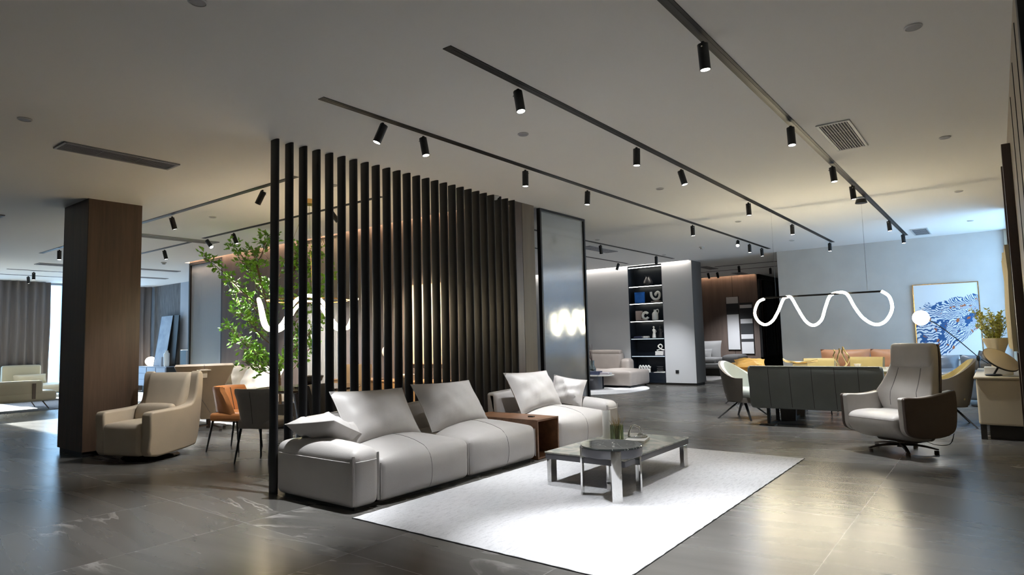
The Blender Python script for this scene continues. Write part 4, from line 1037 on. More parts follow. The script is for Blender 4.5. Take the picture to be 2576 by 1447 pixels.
tag(obj('cream_box', box(-.16, .12, -.09, .09, 0, .085), M_ceram, None, (-.02, 9.72, .72), smooth=False, bevel=.006), 'cream box lying on the sideboard behind the disc lamp', 'box')
t = thing('fluted_vase', 'cream flared vase with yellow green sprigs on the sideboard', 'vase', (-.045, 10.2, .72))
rings = []
for z, r in ((0, .07), (.02, .075), (.12, .062), (.22, .065), (.32, .10), (.42, .135), (.43, .13), (.30, .085), (.1, .05)):
    rings.append([(r*(1 + .10*math.cos(5*a + z*3))*math.cos(a), r*(1 + .10*math.cos(5*a + z*3))*math.sin(a), z) for a in [2*PI*k/50 for k in range(50)]])
obj('vessel', loft(rings), M_sideb, t)
bm = BM(); lf = BM(); rnd = random.Random(11)
for k in range(34):
    a = rnd.uniform(0, 6.28); e = rnd.uniform(.05, .26); h = rnd.uniform(.10, .38)
    if math.cos(a) > 0: e *= .7
    p = catmull([(0, 0, .30), (math.cos(a)*e*.4, math.sin(a)*e*.4, .42), (math.cos(a)*e*.8, math.sin(a)*e*.8, .42 + h*.7), (math.cos(a)*e*1.1, math.sin(a)*e*1.1, .42 + h)], 5)
    add_tube(bm, p, .0035, 5, r_end=.0015)
    for q in p[5:]:
        for _ in range(3):
            d1 = Vector((rnd.uniform(-1, 1), rnd.uniform(-1, 1), rnd.uniform(-.2, 1))).normalized(); d2 = d1.cross(Vector((rnd.uniform(-1, 1), rnd.uniform(-1, 1), 1))).normalized()
            L_ = rnd.uniform(.035, .07); v = [lf.verts.new(q + x) for x in (Vector(), d1*L_*.5 + d2*.009, d1*L_, d1*L_*.5 - d2*.009)]; lf.faces.new(v)
obj('stems', bm, M_twig, t); obj('foliage', lf, M_leaf2, t, smooth=False)

# ------------------------------------------------------------------ shelf niche
t = thing('shelf_unit', 'dark lit shelf niche set into the grey wall', 'bookcase', (-7.38, 15.59, 0))
bm = BM(); add_box(bm, -.49, -.475, -.185, .185, .05, H - .03); add_box(bm, .475, .49, -.185, .185, .05, H - .03); add_box(bm, -.475, .475, .17, .185, .05, H - .03); add_box(bm, -.475, .475, -.185, .17, H - .045, H - .03)
add_box(bm, -.475, .475, -.185, .17, .05, .30)
obj('carcass', bm, M_navy, t, smooth=False)
SZ = [.31, .76, 1.22, 1.685, 2.155, 2.615]
for z in SZ: obj('shelf', box(-.475, .475, -.18, .17, z - .02, z), M_navy, t, smooth=False)
for i, z in enumerate(SZ[1:] + [H - .03]):
    obj('led_strip', box(-.47, .47, -.165, -.150, z - .034, z - .021) if i < 5 else box(-.47, .47, -.165, -.150, z - .034, z - .018), M_shelfled if i >= 2 else M_shelfdim, t, smooth=False)
def on(x, z, y=15.5): return (x, y, z)
t = thing('black_vase', 'black pear shaped vase with flat lip on the top shelf', 'vase', on(-7.33, SZ[5]))
obj('vessel', lathe([(.001, 0), (.08, 0), (.125, .05), (.12, .11), (.07, .19), (.055, .23), (.05, .23), (.05, .18), (.001, .02)], 32), M_bceram, t)
obj('lip', lathe([(.05, .25), (.085, .25), (.085, .258), (.05, .258)], 28), M_bceram, t)
t = thing('blue_picture', 'square cobalt blue picture block on the second shelf from the top', 'picture', on(-7.575, SZ[4]))
obj('canvas', box(-.14, .14, -.05, -.02, 0, .29), M_blueart, t, smooth=False)
obj('frame', box(-.145, .145, -.018, .02, 0, .295), M_navy, t, smooth=False)
t = thing('hook_sculpture', 'white hook shaped sculpture on a block, second shelf from the top', 'sculpture', on(-7.13, SZ[4]))
obj('block', box(-.12, .14, -.05, .05, 0, .035), M_pink, t, smooth=False)
obj('hook', tube(catmull([(-.13, 0, .28), (-.115, 0, .17), (-.05, 0, .09), (.04, 0, .075), (.105, 0, .13), (.115, 0, .22), (.06, 0, .265), (.0, 0, .22), (.02, 0, .18)], 6), .034, 12), M_ceram, t)
t = thing('stone_bookend', 'pinkish stone corner block on the third shelf from the top', 'bookend', on(-7.57, SZ[3]))
obj('slab', box(-.13, .16, -.06, .08, 0, .03), M_pink, t, smooth=False); obj('block', box(-.14, .02, -.05, .06, .03, .26), M_pink, t, smooth=False)
bm = tube([(.075*math.cos(a)*1.1 + .0, 0, .115 + .085*math.sin(a)) for a in [R(40 + 290*k/24) for k in range(25)]], .035, 12)
tag(obj('ring_sculpture', bm, M_ceram, None, (-7.42, 15.46, SZ[3] + .01)), 'white open ring sculpture beside the pinkish stone block', 'sculpture')
t = thing('ceramic_jug', 'white ceramic jug with side handle on the third shelf from the top', 'jug', on(-7.165, SZ[3]))
obj('vessel', lathe([(.001, 0), (.075, 0), (.082, .02), (.08, .17), (.05, .215), (.035, .225), (.035, .27), (.042, .275), (.03, .275), (.03, .2), (.001, .05)], 32), M_ceram, t)
obj('handle', tube(catmull([(.03, 0, .265), (.085, 0, .275), (.10, 0, .22), (.078, 0, .17)], 5), .011, 8), M_ceram, t)
for k, (m, x, w, h, lab) in enumerate(((M_paperb, -7.66, .25, .025, 'navy book at the bottom of the pair on the fourth shelf'), (M_paperb, -7.65, .23, .024, 'navy book lying on top of the other on the fourth shelf'), (M_paperw, -7.44, .12, .024, 'small white book at the bottom, fourth shelf'), (M_paperw, -7.445, .11, .024, 'small white book on top, fourth shelf'))):
    t = thing('shelf_book', lab, 'book', (x, 15.5, SZ[2] + (.0255 if k % 2 else 0)), R(random.uniform(-3, 3)), 'books on the fourth shelf')
    obj('cover', box(-w/2, w/2, -.08, .08, 0, h), m, t, smooth=False, bevel=.002, bseg=1)
    obj('pages', box(-w/2 + .004, w/2 + .002, -.077, .077, .004, h - .004), M_paperw, t, smooth=False)
def figurine(label, x, m):
    t = thing('figurine', label, 'figurine', on(x, SZ[2]))
    rings = []
    for z, rx, ry, cx in ((0, .05, .04, 0), (.03, .048, .04, 0), (.10, .04, .033, .004), (.15, .03, .026, .004), (.20, .042, .028, -.003), (.225, .04, .024, -.004), (.235, .014, .014, -.004), (.25, .012, .012, -.004), (.265, .022, .024, -.004), (.285, .024, .026, -.004), (.305, .012, .014, -.004)):
        rings.append([(cx + rx*math.cos(a), ry*math.sin(a), z) for a in [2*PI*k/16 for k in range(16)]])
    obj('body', loft(rings), m, t)
    obj('arm', tube(catmull([(.036, 0, .215), (.06, -.005, .16), (.03, -.02, .12)], 5), .009, 8), m, t)
figurine('white standing figurine on the fourth shelf', -7.22, M_ceram); figurine('dark standing figurine behind the white one on the fourth shelf', -7.04, M_bceram)
for k in range(3):
    t = thing('white_book', ['lowest', 'middle', 'topmost'][k] + ' white book under the knot on the fifth shelf', 'book', (-7.06, 15.5, SZ[1] + .037*k), R((-2, 2, 0)[k]), 'books under the white knot')
    obj('cover', box(-.11, .11, -.08, .08, 0, .036), M_paperp, t, smooth=False, bevel=.002, bseg=1); obj('pages', box(-.112, .106, -.082, .076, .006, .030), M_paperw, t, smooth=False)
tag(obj('knot_sculpture', tube(catmull([(-.10, 0, .02), (-.06, .01, .03), (0, .03, .06), (.05, .02, .12), (.01, 0, .175), (-.05, -.02, .13), (-.01, -.03, .08), (.06, -.02, .035), (.12, 0, .03)], 6), .0165, 10), M_ceram, None, (-7.06, 15.5, SZ[1] + .111)), 'white looped knot sculpture on the books of the fifth shelf', 'sculpture')
bm = BM()
for k in range(4): add_tube(bm, catmull([(-.15 + .08*k, 0, .0), (-.15 + .08*k, 0, .13), (-.12 + .08*k, 0, .18), (-.09 + .08*k, 0, .12), (-.07 + .08*k, 0, .16)], 5), .018, 8)
add_box(bm, -.17, .16, -.02, .02, 0, .1)
tag(obj('comb_sculpture', bm, M_ceram, None, on(-7.53, SZ[0])), 'white comb shaped sculpture on the lowest shelf', 'sculpture')
for k in range(3):
    tag(obj('dark_dish', lathe([(.001, 0), (.07, 0), (.095, .03), (.09, .03), (.06, .008), (.001, .008)], 28), M_smoke, None, on(-7.09, SZ[0] + .03 + .05*k)), ['lowest', 'middle', 'topmost'][k] + ' dark dish of the stack on the lowest shelf', 'dish', 'dark dishes on the lowest shelf')
tag(obj('open_book', prism([(-.15, 0), (0, .006), (.15, 0), (.15, .012), (.07, .026), (0, .014), (-.07, .026), (-.15, .012)], -.11, .11, 'y'), M_paperw, None, (-7.09, 15.52, SZ[0]), (0, 0, 0), smooth=False), 'white open book under the dark dishes on the lowest shelf', 'book')

# sofa and low table before the shelf wall
t = thing('chaise_sofa', 'pale taupe leather chaise sofa against the grey shelf wall', 'sofa', (-8.4, 14.75, 0))
M_ts = mat('taupe_sofa_leather', (.33, .29, .265), .45, noise=.05, nscale=5)
obj('chaise', soft_box(1.15, 1.06, .36, .06, (.01, .02, .05), 7, .06, (.62, -.16, 0)), M_ts, t)
obj('seat', soft_box(1.7, .82, .36, .06, (.01, .02, .03), 7, .06, (-.82, -.02, 0)), M_ts, t)
obj('backrest', soft_box(2.1, .24, .56, .09, (.01, .04, .02), 7, .30, (-.66, .46, 0)), M_ts, t)
obj('headrest', soft_box(1.0, .16, .12, .05, (0, .01, .01), 5, .80, (-.12, .42, 0)), M_ts, t)
obj('armrest', soft_box(.26, .34, .40, .08, (.01, .02, .02), 5, .28, (.36 + .18, .40, 0)), M_ts, t)
cushion('taupe_pillow', 'taupe pillow at the left on the chaise sofa by the shelf wall', .5, .46, .16, (-9.15, 14.85, .78), (R(-26), R(12), R(8)), M_ts, 12, .008, .07)
for sx, sy in ((1.1, -.6), (1.1, .3), (.15, -.6), (-1.5, -.35)): obj('leg', box(sx - .02, sx + .02, sy - .02, sy + .02, 0, .07), M_black, t, smooth=False)
t = thing('low_table', 'low table with pale rounded top and dark plate legs on the round rug', 'coffee table', (-8.08, 13.62, .012))
obj('table_top', prism(smooth_poly([(-.62, -.18), (-.3, -.36), (.25, -.36), (.58, -.16), (.60, .12), (.3, .34), (-.3, .36), (-.6, .18)], 4), .325, .35, 'z'), M_lmarble, t, bevel=.004)
for a, m in ((R(200), M_navy), (R(320), M_smoke), (R(60), M_navy)):
    P = [(.33*math.cos(a + b), .26*math.sin(a + b)) for b in [R(-38 + 76*k/10) for k in range(11)]]; P += [(.29*math.cos(a + b), .22*math.sin(a + b)) for b in [R(38 - 76*k/10) for k in range(11)]]
    obj('leg', prism(P, 0, .325, 'z'), m, t)
t = thing('low_table', 'lower dark round table in front of the pale topped low table', 'coffee table', (-8.02, 12.95, .012))
obj('table_top', lathe([(.001, .25), (.36, .25), (.36, .27), (.001, .27)], 40), M_smoke, t)
P = [(.24*math.cos(b), .24*math.sin(b)) for b in [R(-60 + 120*k/10) for k in range(11)]] + [(.2*math.cos(b), .2*math.sin(b)) for b in [R(60 - 120*k/10) for k in range(11)]]
obj('leg', prism(P, 0, .25, 'z'), M_navy, t); obj('leg', xform(prism(P, 0, .25, 'z'), Matrix.Rotation(PI, 4, 'Z')), M_navy, t)
t = thing('glass_tray', 'blue glass block tray under the twig vase on the far low table', 'tray', (-7.95, 13.55, .362))
obj('block', box(-.19, .19, -.10, .10, 0, .085), M_glassb, t, smooth=False, bevel=.008)
t = thing('bottle_vase', 'grey glass bottle vase with dark twigs on the far low table', 'vase', (-7.98, 13.55, .447))
obj('vessel', lathe([(.001, 0), (.085, 0), (.095, .05), (.07, .11), (.05, .15), (.055, .26), (.048, .26), (.044, .15), (.085, .05), (.001, .01)], 28), M_glassv, t)
bm = BM(); rnd = random.Random(9)
for k in range(12):
    a = rnd.uniform(1.6, 4.4); e = rnd.uniform(.1, .42); h = rnd.uniform(.35, .52)
    add_tube(bm, catmull([(0, 0, .03), (.01*math.cos(a), .01*math.sin(a), .22), (math.cos(a)*e*.4, math.sin(a)*e*.25, .22 + h*.5), (math.cos(a)*e*.7, math.sin(a)*e*.4, .2 + h)], 4), .0045, 5, r_end=.002)
obj('twigs', bm, M_twigd, t)
for k in range(2):
    t = thing('lilac_book', ['lower', 'upper'][k] + ' lilac book beside the blue glass tray on the far low table', 'book', (-7.66, 13.62, .362 + .028*k), R(8 - 12*k), 'books on the far low table')
    obj('cover', box(-.13, .13, -.09, .09, 0, .027), M_paperp, t, smooth=False); obj('pages', box(-.128, .132, -.088, .088, .005, .022), M_paperw, t, smooth=False)

# far passage: grey sofa and the pair of striped pictures
t = thing('grey_sofa', 'grey fabric sofa before the brown far wall', 'sofa', (-7.6, 19.6, 0))
M_gs = mat('grey_sofa_fabric', (.20, .20, .205), .8)
obj('base', soft_box(2.4, .9, .16, .04, m=5, base=.22), M_gs, t); obj('seat', soft_box(1.7, .82, .18, .06, (0, .02, .03), 5, .36, (-.2, -.02, 0)), M_gs, t)
obj('backrest', pillow(1.2, .62, .26, 12, .04, .005), M_gs, t, (.0, .30, .76), (R(-12), 0, 0)); obj('lumbar_pad', pillow(.75, .32, .18, 12, .04, .005), M_gs, t, (.0, .05, .66), (R(-20), 0, 0))
obj('armrest', soft_box(.5, .95, .34, .08, (.02, .02, .03), 5, .28, (1.12, -.02, 0)), mat('dark_sofa_fabric', (.11, .108, .11), .8), t)
obj('plinth', box(-1.1, 1.0, -.35, .38, 0, .22), M_sidebd, t, smooth=False)
def striped(label, x, z0, z1, bands):
    t = thing('striped_picture', label, 'picture', (x, 20.78, z0)); h = z1 - z0; w = .19
    obj('backing_frame', box(-w - .012, w + .012, -.02, .015, -.012, h + .012), M_artk, t, smooth=False)
    for a, b in bands: obj('white_field', box(-w, w, -.026, -.018, h*a, h*b), M_artw, t, smooth=False)
striped('taller black and white striped picture on the brown far wall', -6.87, .755, 2.47, [(0, .665), (.875, 1.0)])
striped('lower black and white striped picture, right one on the far wall', -6.44, .62, 2.25, [(0, .23), (.29, .38), (.595, .685), (.90, .965)])

# ------------------------------------------------------------------ left side
# beige swivel armchair
t = thing('swivel_armchair', 'beige leather swivel armchair right of the wood column', 'armchair', (-8.13, 3.42, 0), R(22))
sideP = [(-.38, .075), (-.40, .30), (-.415, .49), (-.40, .555), (-.35, .572), (-.1, .578), (.10, .59), (.21, .62), (.25, .72), (.265, .86), (.28, .96), (.315, .995), (.355, .97), (.37, .88), (.365, .6), (.345, .3), (.31, .14), (.26, .10), (.0, .075)]
for s in (-1, 1):
    bm = BM(); Q = smooth_poly(sideP, 3)
    rings = []
    for k in range(2):
        rings.append([(s*(.255 + .125*k + .045*(z - .08)*(.6 + .4*k)), y, z) for y, z in Q])
    add_loft(bm, rings); obj('side_wing', bm, M_beige, t, bevel=.05, bseg=5)
obj('seat', soft_box(.535, .60, .36, .05, (0, .02, .025), 6, .075, (0, -.13, 0)), M_beige, t)
bm = BM(); rings = []
for z, y, th, w in ((.36, .10, .20, .54), (.5, .14, .20, .58), (.7, .20, .17, .60), (.88, .235, .14, .62), (.95, .25, .12, .62), (.98, .26, .07, .60)):
    rings.append([(x, y + yy + .05, z) for x, yy in rrect(w, th, th*.4, 5)])
obj('backrest', loft(rings), M_beige, t)
obj('lumbar_cushion', soft_box(.53, .10, .20, .045, (0, .02, .01), 5, 0), M_beige, t, (0, .03, .42), (R(-12), 0, 0))
obj('swivel_base', lathe([(.001, 0), (.30, 0), (.31, .012), (.28, .03), (.06, .04), (.06, .08), (.001, .08)], 40), mat('black_gloss_base', (.012, .012, .014), .12), t)
# leather armchair turned away, with a strap on its back
t = thing('strap_back_armchair', 'tan beige armchair turned away, leather strap buckled on its tapered back', 'armchair', (-9.85, 4.98, 0), R(-126))
M_bk = mat('camel_shell', (.47, .385, .30), .5, noise=.05, nscale=5)
rings = []
for z, w, y in ((.18, .20, .12), (.32, .26, .18), (.50, .38, .26), (.70, .56, .34), (.88, .74, .40), (1.0, .82, .435), (1.03, .79, .44)):
    rings.append([(x, y + yy + .05*(abs(x)/(w/2))**2*-1, z) for x, yy in rrect(w, .09 if z < 1.02 else .05, .022, 4)])
bm = loft(rings); pb = seam(bm, [(.0 + .20*k/20 - .05, 3, .28 + .40*k/20) for k in range(21)], (0, -1, 0)); pc = seam(bm, [(0, 3, .95 + .07*k/6) for k in range(7)], (0, -1, 0))
o = obj('back_shell', bm, M_bk, t); seam_obj('back_seam', [pb, pc], M_seam, o, .004)
obj('strap', box(-.05, .05, .425, .45, .82, .95), M_beige, t, (0, 0, 0), smooth=False, bevel=.006)
obj('buckle', box(-.10, .10, .44, .462, .925, .945), M_beige, t, smooth=False, bevel=.006)
obj('headrest', pillow(.74, .34, .16, 12, .04, .004), M_cream, t, (0, .30, .86), (R(-16), 0, 0))
obj('seat', soft_box(.58, .62, .17, .06, (0, .02, .03), 6, .30, (0, -.14, 0)), M_cream, t)
for s in (-1, 1): obj('armrest', soft_box(.10, .58, .30, .045, (.01, .01, .02), 5, .30, (s*.36, -.10, 0)), M_cream, t)
obj('stem', lathe([(.035, .03), (.035, .31)], 16), M_brownm, t)
for k in range(4): star_leg(R(45 + 90*k), .30, M_brownm, t)
# rumpled cream sofa along the veneer wall
t = thing('cream_sofa', 'rumpled cream leather sofa along the brown veneer wall', 'sofa', (-11.65, 6.05, 0.012))
obj('base', soft_box(3.2, .95, .24, .05, m=8, base=.07, bulge=(0, .01, 0)), M_cream, t)
for k in range(3):
    x = -1.05 + 1.05*k
    obj('seat', soft_box(1.04, .86, .17, .06, (.0, .03, .05), 6, .29, (x, -.05, 0)), M_cream, t)
    obj('back_cushion', pillow(1.12, .62, .30, 16, .05, .016, 20 + k), M_cream, t, (x, .24, .63), (R(-24), R((-3, 2, 4)[k]), 0))
for s in (-1, 1): obj('armrest', soft_box(.22, .95, .40, .08, (.02, .02, .03), 5, .12, (s*1.68, 0, 0)), M_cream, t)
obj('plinth', box(-1.5, 1.5, -.4, .4, 0, .08), M_sidebd, t, smooth=False)

# round dining table with chairs behind the slats
t = thing('round_dining_table', 'round brown marble dining table behind the slat screen', 'dining table', (-7.0, 4.83, 0))
obj('table_top', lathe([(.001, .715), (.60, .715), (.64, .73), (.645, .74), (.64, .75), (.001, .75)], 56), M_bmarble, t)
obj('pedestal', lathe([(.001, .0), (.32, .0), (.32, .03), (.17, .06), (.15, .35), (.20, .66), (.24, .715), (.001, .715)], 40), M_smoke, t)
obj('turntable', lathe([(.001, .75), (.30, .75), (.30, .772), (.001, .772)], 40), M_dmarble, t)
obj_b = tag(obj('dark_bowl', lathe([(.05, 0), (.13, .05), (.15, .11), (.145, .11), (.12, .06), (.04, .015), (.001, .015)], 28), M_bceram, None, (-7.08, 4.92, .772)), 'dark bowl at the middle of the round table', 'bowl')
for (x, y) in ((-7.42, 4.62), (-6.6, 4.6)):
    pass
dining_chair('dining_chair', 'grey leather dining chair with its back to us left of the nearest slat', (-6.66, 4.02, 0), R(203), M_chair, M_black, .815, .47, topw=1.02)
dining_chair('dining_chair', 'orange leather dining chair with channelled back left of the grey chair', (-7.70, 4.24, 0), R(114), M_orange, M_black, .79, .50, channels=5, wrap=.27, topw=.9)
dining_chair('dining_chair', 'dark grey dining chair behind the slats above the left sofa armrest', (-6.03, 4.50, 0), R(108), M_dchair, M_black, .83, .48)
dining_chair('dining_chair', 'tan dining chair on the far side of the round table behind the slats', (-6.35, 5.55, 0), R(-42), M_tan, M_black, .84, .46)
dining_chair('dining_chair', 'brown high backed dining chair beyond the round table near the fluted panel', (-7.35, 5.72, 0), R(12), M_tan, M_black, .98, .46)
# looped pendant over the round table
t = thing('loop_pendant', 'glowing looped tube pendant on brass rings behind the slats', 'pendant lamp', (-7.0, 4.82, 1.80))
pts = []
for k in range(112):
    a = 2*PI*k/112; b = a + .045*math.sin(8*a) - .607
    pts.append((.60*math.cos(b), .60*math.sin(b), -.13 + .20*math.cos(4*a)))
obj('led_tube', tube(pts, .021, 12, closed=True), M_led2, t)
obj('ring', tube([(.50*math.cos(2*PI*k/48), .50*math.sin(2*PI*k/48), .05) for k in range(48)], .010, 8, closed=True), M_gold, t)
bm = BM()
for k in range(3):
    a = R(20 + 120*k); add_tube(bm, [(.5*math.cos(a), .5*math.sin(a), .05), (.03*math.cos(a), .03*math.sin(a), H - 1.80 - .05)], .002, 6)
obj('suspension_wires', bm, M_gold, t)
obj('canopy', lathe([(.001, H - 1.80 - .06), (.09, H - 1.80 - .06), (.09, H - 1.80), (.001, H - 1.80)], 32), M_gold, t)
# oak sideboard, lamp, box and beige picture on the veneer wall
t = thing('oak_sideboard', 'oak sideboard on the veneer wall behind the slats', 'sideboard', (-7.3, 6.50, 0))
obj('body', box(-1.15, 1.15, -.22, .22, .14, .70), M_oak, t, smooth=False, bevel=.005, bseg=2); obj('top', box(-1.17, 1.17, -.235, .225, .70, .725), M_oak, t, smooth=False, bevel=.003, bseg=1)
for k in range(3): obj('door', box(-1.12 + .75*k, -.39 + .75*k, -.232, -.22, .16, .69), M_oak, t, smooth=False, bevel=.003, bseg=1)
for sx in (-1, 1):
    for sy in (-.17, .17): obj('leg', box(sx*1.0 - .02, sx*1.0 + .02, sy - .02, sy + .02, 0, .14), M_black, t, smooth=False)
tag(obj('white_box', box(-.14, .14, -.07, .07, 0, .09), M_ceram, None, (-6.88, 6.45, .725), smooth=False, bevel=.004), 'white box on the oak sideboard behind the slats', 'box')
t = thing('ornament', 'pale ornament on a stand on the oak sideboard left of the beige picture', 'ornament', (-7.42, 6.45, .725))
obj('stand', tube([(0, 0, 0), (0, 0, .36)], .008, 8), M_twigd, t); obj('foot', lathe([(.001, 0), (.06, 0), (.06, .015), (.001, .015)], 20), M_twigd, t)
bm = BM(); bmesh.ops.create_uvsphere(bm, u_segments=16, v_segments=10, radius=.06); xform(bm, Matrix.Translation((0, 0, .42)) @ Matrix.Diagonal((1, .6, 1.3, 1))); obj('body', bm, M_ceram, t)
t = thing('beige_picture', 'tall beige picture on the veneer wall seen between the slats', 'picture', (-6.85, 6.735, 1.55))
obj('canvas', box(-.41, .41, -.018, .0, -.595, .595), M_canvasp, t, smooth=False)
bm = BM(); add_box(bm, -.42, -.41, -.022, .012, -.605, .605); add_box(bm, .41, .42, -.022, .012, -.605, .605); add_box(bm, -.41, .41, -.022, .012, .595, .605); add_box(bm, -.41, .41, -.022, .012, -.605, -.595)
obj('frame', bm, M_oak, t, smooth=False)

# tree
t = thing('indoor_tree', 'tall leafy green tree behind the first slats before the veneer wall', 'tree', (-9.0, 5.72, 0))
obj('pot', lathe([(.001, 0), (.17, 0), (.22, .04), (.24, .36), (.25, .38), (.225, .38), (.215, .33), (.001, .33)], 36), M_pot, t)
obj('soil', lathe([(.215, .325), (.2, .335), (.001, .345)], 28), M_soil, t)
rnd = random.Random(21)
SD = Vector((.79, .61, 0)); FD = Vector((-.61, .79, 0))
lf = BM()
def leaf(p, d, s):
    d = d.normalized(); q = d.cross(Vector((rnd.uniform(-1, 1), rnd.uniform(-1, 1), rnd.uniform(-1, 1)))).normalized(); nn = d.cross(q)
    a = lf.verts.new(p); b = lf.verts.new(p + d*s*.5 + q*s*.25 + nn*s*.06); c = lf.verts.new(p + d*s); e = lf.verts.new(p + d*s*.5 - q*s*.25 + nn*s*.06)
    lf.faces.new((a, b, c)); lf.faces.new((a, c, e))
def world_ok(p): return p.y + 5.72 < 6.66
br = []
# (side offset, height) of branch tips as seen from the front
tips = [(-1.12, 2.68), (-.82, 2.92), (-.95, 2.38), (-.78, 2.02), (-.86, 1.60), (-.60, 1.38), (-.50, 1.05), (-.42, 2.75), (-.1, 2.98), (.12, 2.62), (.30, 2.85), (.52, 2.55), (.62, 2.15), (.40, 1.80), (.68, 2.78), (.28, 1.42), (.75, 1.75), (-.25, 2.3), (-.15, 1.75), (.05, 2.1), (-.32, 1.2), (.15, 1.1), (.45, 1.25), (.78, 2.4), (-.62, 2.62), (-.55, 1.8)]
trunks = [[Vector((-.03, 0, .3)), Vector((-.06, .0, .9)), Vector((-.16, 0, 1.5)), Vector((-.30, 0, 2.1)), Vector((-.42, 0, 2.6))], [Vector((.04, .02, .3)), Vector((.05, .02, .9)), Vector((.12, .0, 1.5)), Vector((.16, 0, 2.2)), Vector((.2, 0, 2.75))]]
def loc3(s, z, f=0): return SD*s + FD*f + Vector((0, 0, z))
for k, T_ in enumerate(trunks):
    p = catmull([loc3(v.x, v.z, v.y) for v in T_], 6); obj('trunk', tube(p, .024, 8, r_end=.008), M_bark, t)
bm = BM()
for s, z in tips:
    T_ = trunks[0] if s < -.02 else trunks[1]
    zb = max(.8, z - .25 - .55*abs(s)); base = None
    for a, b in zip(T_, T_[1:]):
        if a.z <= zb <= b.z: f = (zb - a.z)/(b.z - a.z); base = a.lerp(b, f)
    if base is None: base = T_[-1]
    f0 = rnd.uniform(-.45, .12)
    P0, P3 = loc3(base.x, base.z), loc3(s, z, f0)
    P1 = P0.lerp(P3, .35) + Vector((0, 0, -.02)); P2 = P0.lerp(P3, .7) + Vector((0, 0, .03))
    p = catmull([P0, P1, P2, P3], 8); add_tube(bm, p, .010, 6, r_end=.003)
    for i, q in enumerate(p):
        if i < 9: continue
        for _ in range(2):
            d = Vector((rnd.gauss(0, 1), rnd.gauss(0, 1), rnd.gauss(.25, .8))).normalized()
            e = q + d*rnd.uniform(.06, .19)
            if not world_ok(e): continue
            add_tube(bm, [q, q.lerp(e, .5) + Vector((0, 0, .01)), e], .0025, 4, r_end=.0012)
            for _k in range(4):
                c = q.lerp(e, rnd.uniform(.3, 1.05)); dd = (d + Vector((rnd.gauss(0, .8), rnd.gauss(0, .8), rnd.gauss(.1, .7))))
                if world_ok(c + dd.normalized()*.07): leaf(c, dd, rnd.uniform(.055, .10))
obj('branches', bm, M_bark, t)
obj('foliage', lf, M_leaf, t, smooth=False)

# back lounge: sideboard with globe lamp, leaning canvases, vases
t = thing('blue_grey_sideboard', 'blue grey sideboard in the back lounge right of the column', 'sideboard', (-19.3, 8.40, 0))
obj('body', box(-1.15, .70, -.22, .24, .18, .73), M_blues, t, smooth=False, bevel=.004, bseg=1)
obj('top', box(-1.16, .71, -.23, .24, .73, .75), M_blues, t, smooth=False)
obj('end_panel', box(.70, .705, -.22, .24, .18, .73), M_sidebd, t, smooth=False)
for k in range(2):
    for j in range(3): obj('drawer', box(-1.1 + .6*k, -.55 + .6*k, -.235, -.22, .2 + .175*j, .365 + .175*j), M_blues, t, smooth=False)
obj('door', box(.1, .66, -.235, -.22, .2, .71), M_blues, t, smooth=False)
obj('plinth', box(-1.0, .6, -.15, .2, 0, .18), M_sidebd, t, smooth=False)
t = thing('globe_table_lamp', 'glowing globe lamp on the blue grey sideboard', 'table lamp', (-20.0, 8.36, .75))
bm = BM(); bmesh.ops.create_uvsphere(bm, u_segments=28, v_segments=18, radius=.15); xform(bm, Matrix.Translation((0, 0, .135)) @ Matrix.Diagonal((1.15, 1, .9, 1))); obj('globe', bm, M_globew, t)
obj('foot', lathe([(.001, 0), (.07, 0), (.07, .012), (.001, .012)], 20), M_gold, t)
def leaning(name, label, x, y, z, w, h, m, tilt, rz):
    t = thing(name, label, 'picture', (x, y, z), rz)
    A = Matrix.Rotation(-tilt, 4, 'X')
    obj('canvas', xform(box(-w/2, w/2, -.03, 0, 0, h), A), m, t, smooth=False)
    bm = BM(); add_box(bm, -w/2 - .012, -w/2, -.034, .006, 0, h + .012); add_box(bm, w/2, w/2 + .012, -.034, .006, 0, h + .012); add_box(bm, -w/2, w/2, -.034, .006, h, h + .012)
    obj('frame', xform(bm, A), M_black, t, smooth=False)
leaning('leaning_picture', 'large blue grey canvas leaning on the lounge sideboard', -19.33, 8.33, .75, .72, 1.46, M_canvasb, R(8), 0)
leaning('leaning_picture', 'dark framed picture leaning behind the blue grey canvas', -18.95, 8.45, .75, .62, 1.44, M_artk, R(4), 0)
tag(obj('grey_vase', lathe([(.001, 0), (.085, 0), (.06, .26), (.05, .27), (.001, .27)], 20), M_blues, None, (-18.92, 8.24, .75)), 'grey cone vase on the lounge sideboard, left of the white one', 'vase')
tag(obj('white_vase', lathe([(.001, 0), (.065, 0), (.075, .05), (.08, .36), (.045, .40), (.04, .45), (.001, .45)], 20), M_ceram, None, (-18.72, 8.24, .75)), 'white bottle vase at the right end of the lounge sideboard', 'vase')
t = thing('steel_blue_cabinet', 'steel blue cabinet standing just left of the reeded partition', 'cabinet', (-15.35, 7.4, 0))
obj('body', box(-.30, .25, -.2, .25, .0, 1.22), M_bluecab, t, smooth=False, bevel=.004, bseg=1); obj('light_panel', box(.0, .22, -.206, -.2, .02, 1.2), M_blues, t, smooth=False)

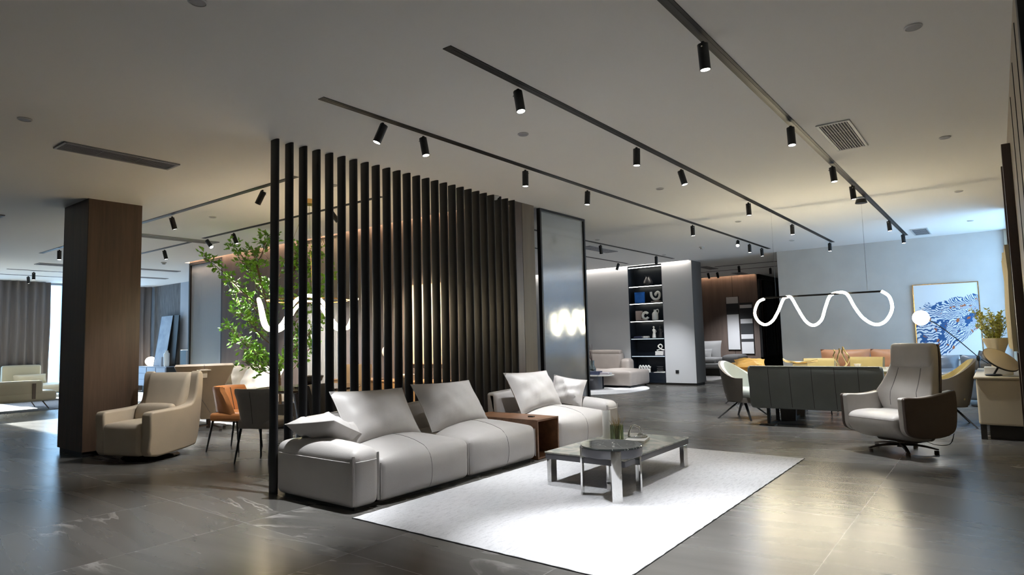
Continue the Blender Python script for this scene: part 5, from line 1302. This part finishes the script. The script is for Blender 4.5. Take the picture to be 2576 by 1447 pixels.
# curtains
def curtain(label, y0, y1, x=-20.62):
    bm = BM(); n = max(8, int((y1 - y0)*46)); rings = []
    P = [(x + .045*math.sin(i*.72) + .018*math.sin(i*.31 + 1), y0 + (y1 - y0)*i/n) for i in range(n + 1)]
    zs = (.02, 1.0, 2.0, H - .01)
    vr = [[bm.verts.new((px, py + .01*math.sin(z*2 + py*9), z)) for px, py in P] for z in zs]
    for a, b in zip(vr, vr[1:]):
        for i in range(n): bm.faces.new((a[i], a[i + 1], b[i + 1], b[i]))
    o = obj('curtain', bm, M_curt); md = o.modifiers.new('solid', 'SOLIDIFY'); md.thickness = .006
    tag(o, label, 'curtain')
curtain('grey curtain left of the bright window behind the pale yellow sofas', 4.80, 5.98); curtain('narrow grey curtain seen just right of the wood column', 8.12, 8.58)

# cream sofas by the window
M_ws = mat('pale_yellow_leather', (.60, .54, .40), .45)
def flat_sofa(label, loc, rz, w, depth, backs, top, strap=None):
    t = thing('window_sofa', label, 'sofa', loc, rz)
    obj('seat', soft_box(w, depth, .22, .06, (.01, .02, .03), 7, .18, (0, 0, 0)), M_ws, t)
    for x, bw in backs: obj('backrest', soft_box(bw, .17, top - .30, .05, (0, .02, .01), 5, .30, (x, depth/2 - .085, 0)), M_ws, t)
    if strap is not None: obj('strap', box(strap - .03, strap + .03, depth/2 - .01, depth/2 + .025, .24, top - .06), M_brownm, t, smooth=False)
    for sx in (-1, 1):
        for sy in (-1, 1):
            bm = BM(); add_tube(bm, [(sx*(w/2 - .25), sy*(depth/2 - .12), .20), (sx*(w/2 - .12), sy*(depth/2 - .08), 0)], .014, 8, r_end=.010); obj('leg', bm, M_brownm, t)
    return t
flat_sofa('pale yellow leather sofa seen from behind at the left picture edge', (-17.15, 3.95, .012), R(-90), 2.1, 1.1, [(.10, 1.78)], .63, -.62)
flat_sofa('pale yellow leather chaise sofa with one upright back before the curtain', (-19.85, 5.85, .012), R(90), 2.3, 1.25, [(-.53, .84)], .90)
cushion('roll_pillow', 'pale yellow roll pillow with dark strap on the chaise by the curtain', .70, .24, .20, (-20.02, 5.42, .56), (R(-15), 0, R(90)), M_ws, 14, .003, .03)
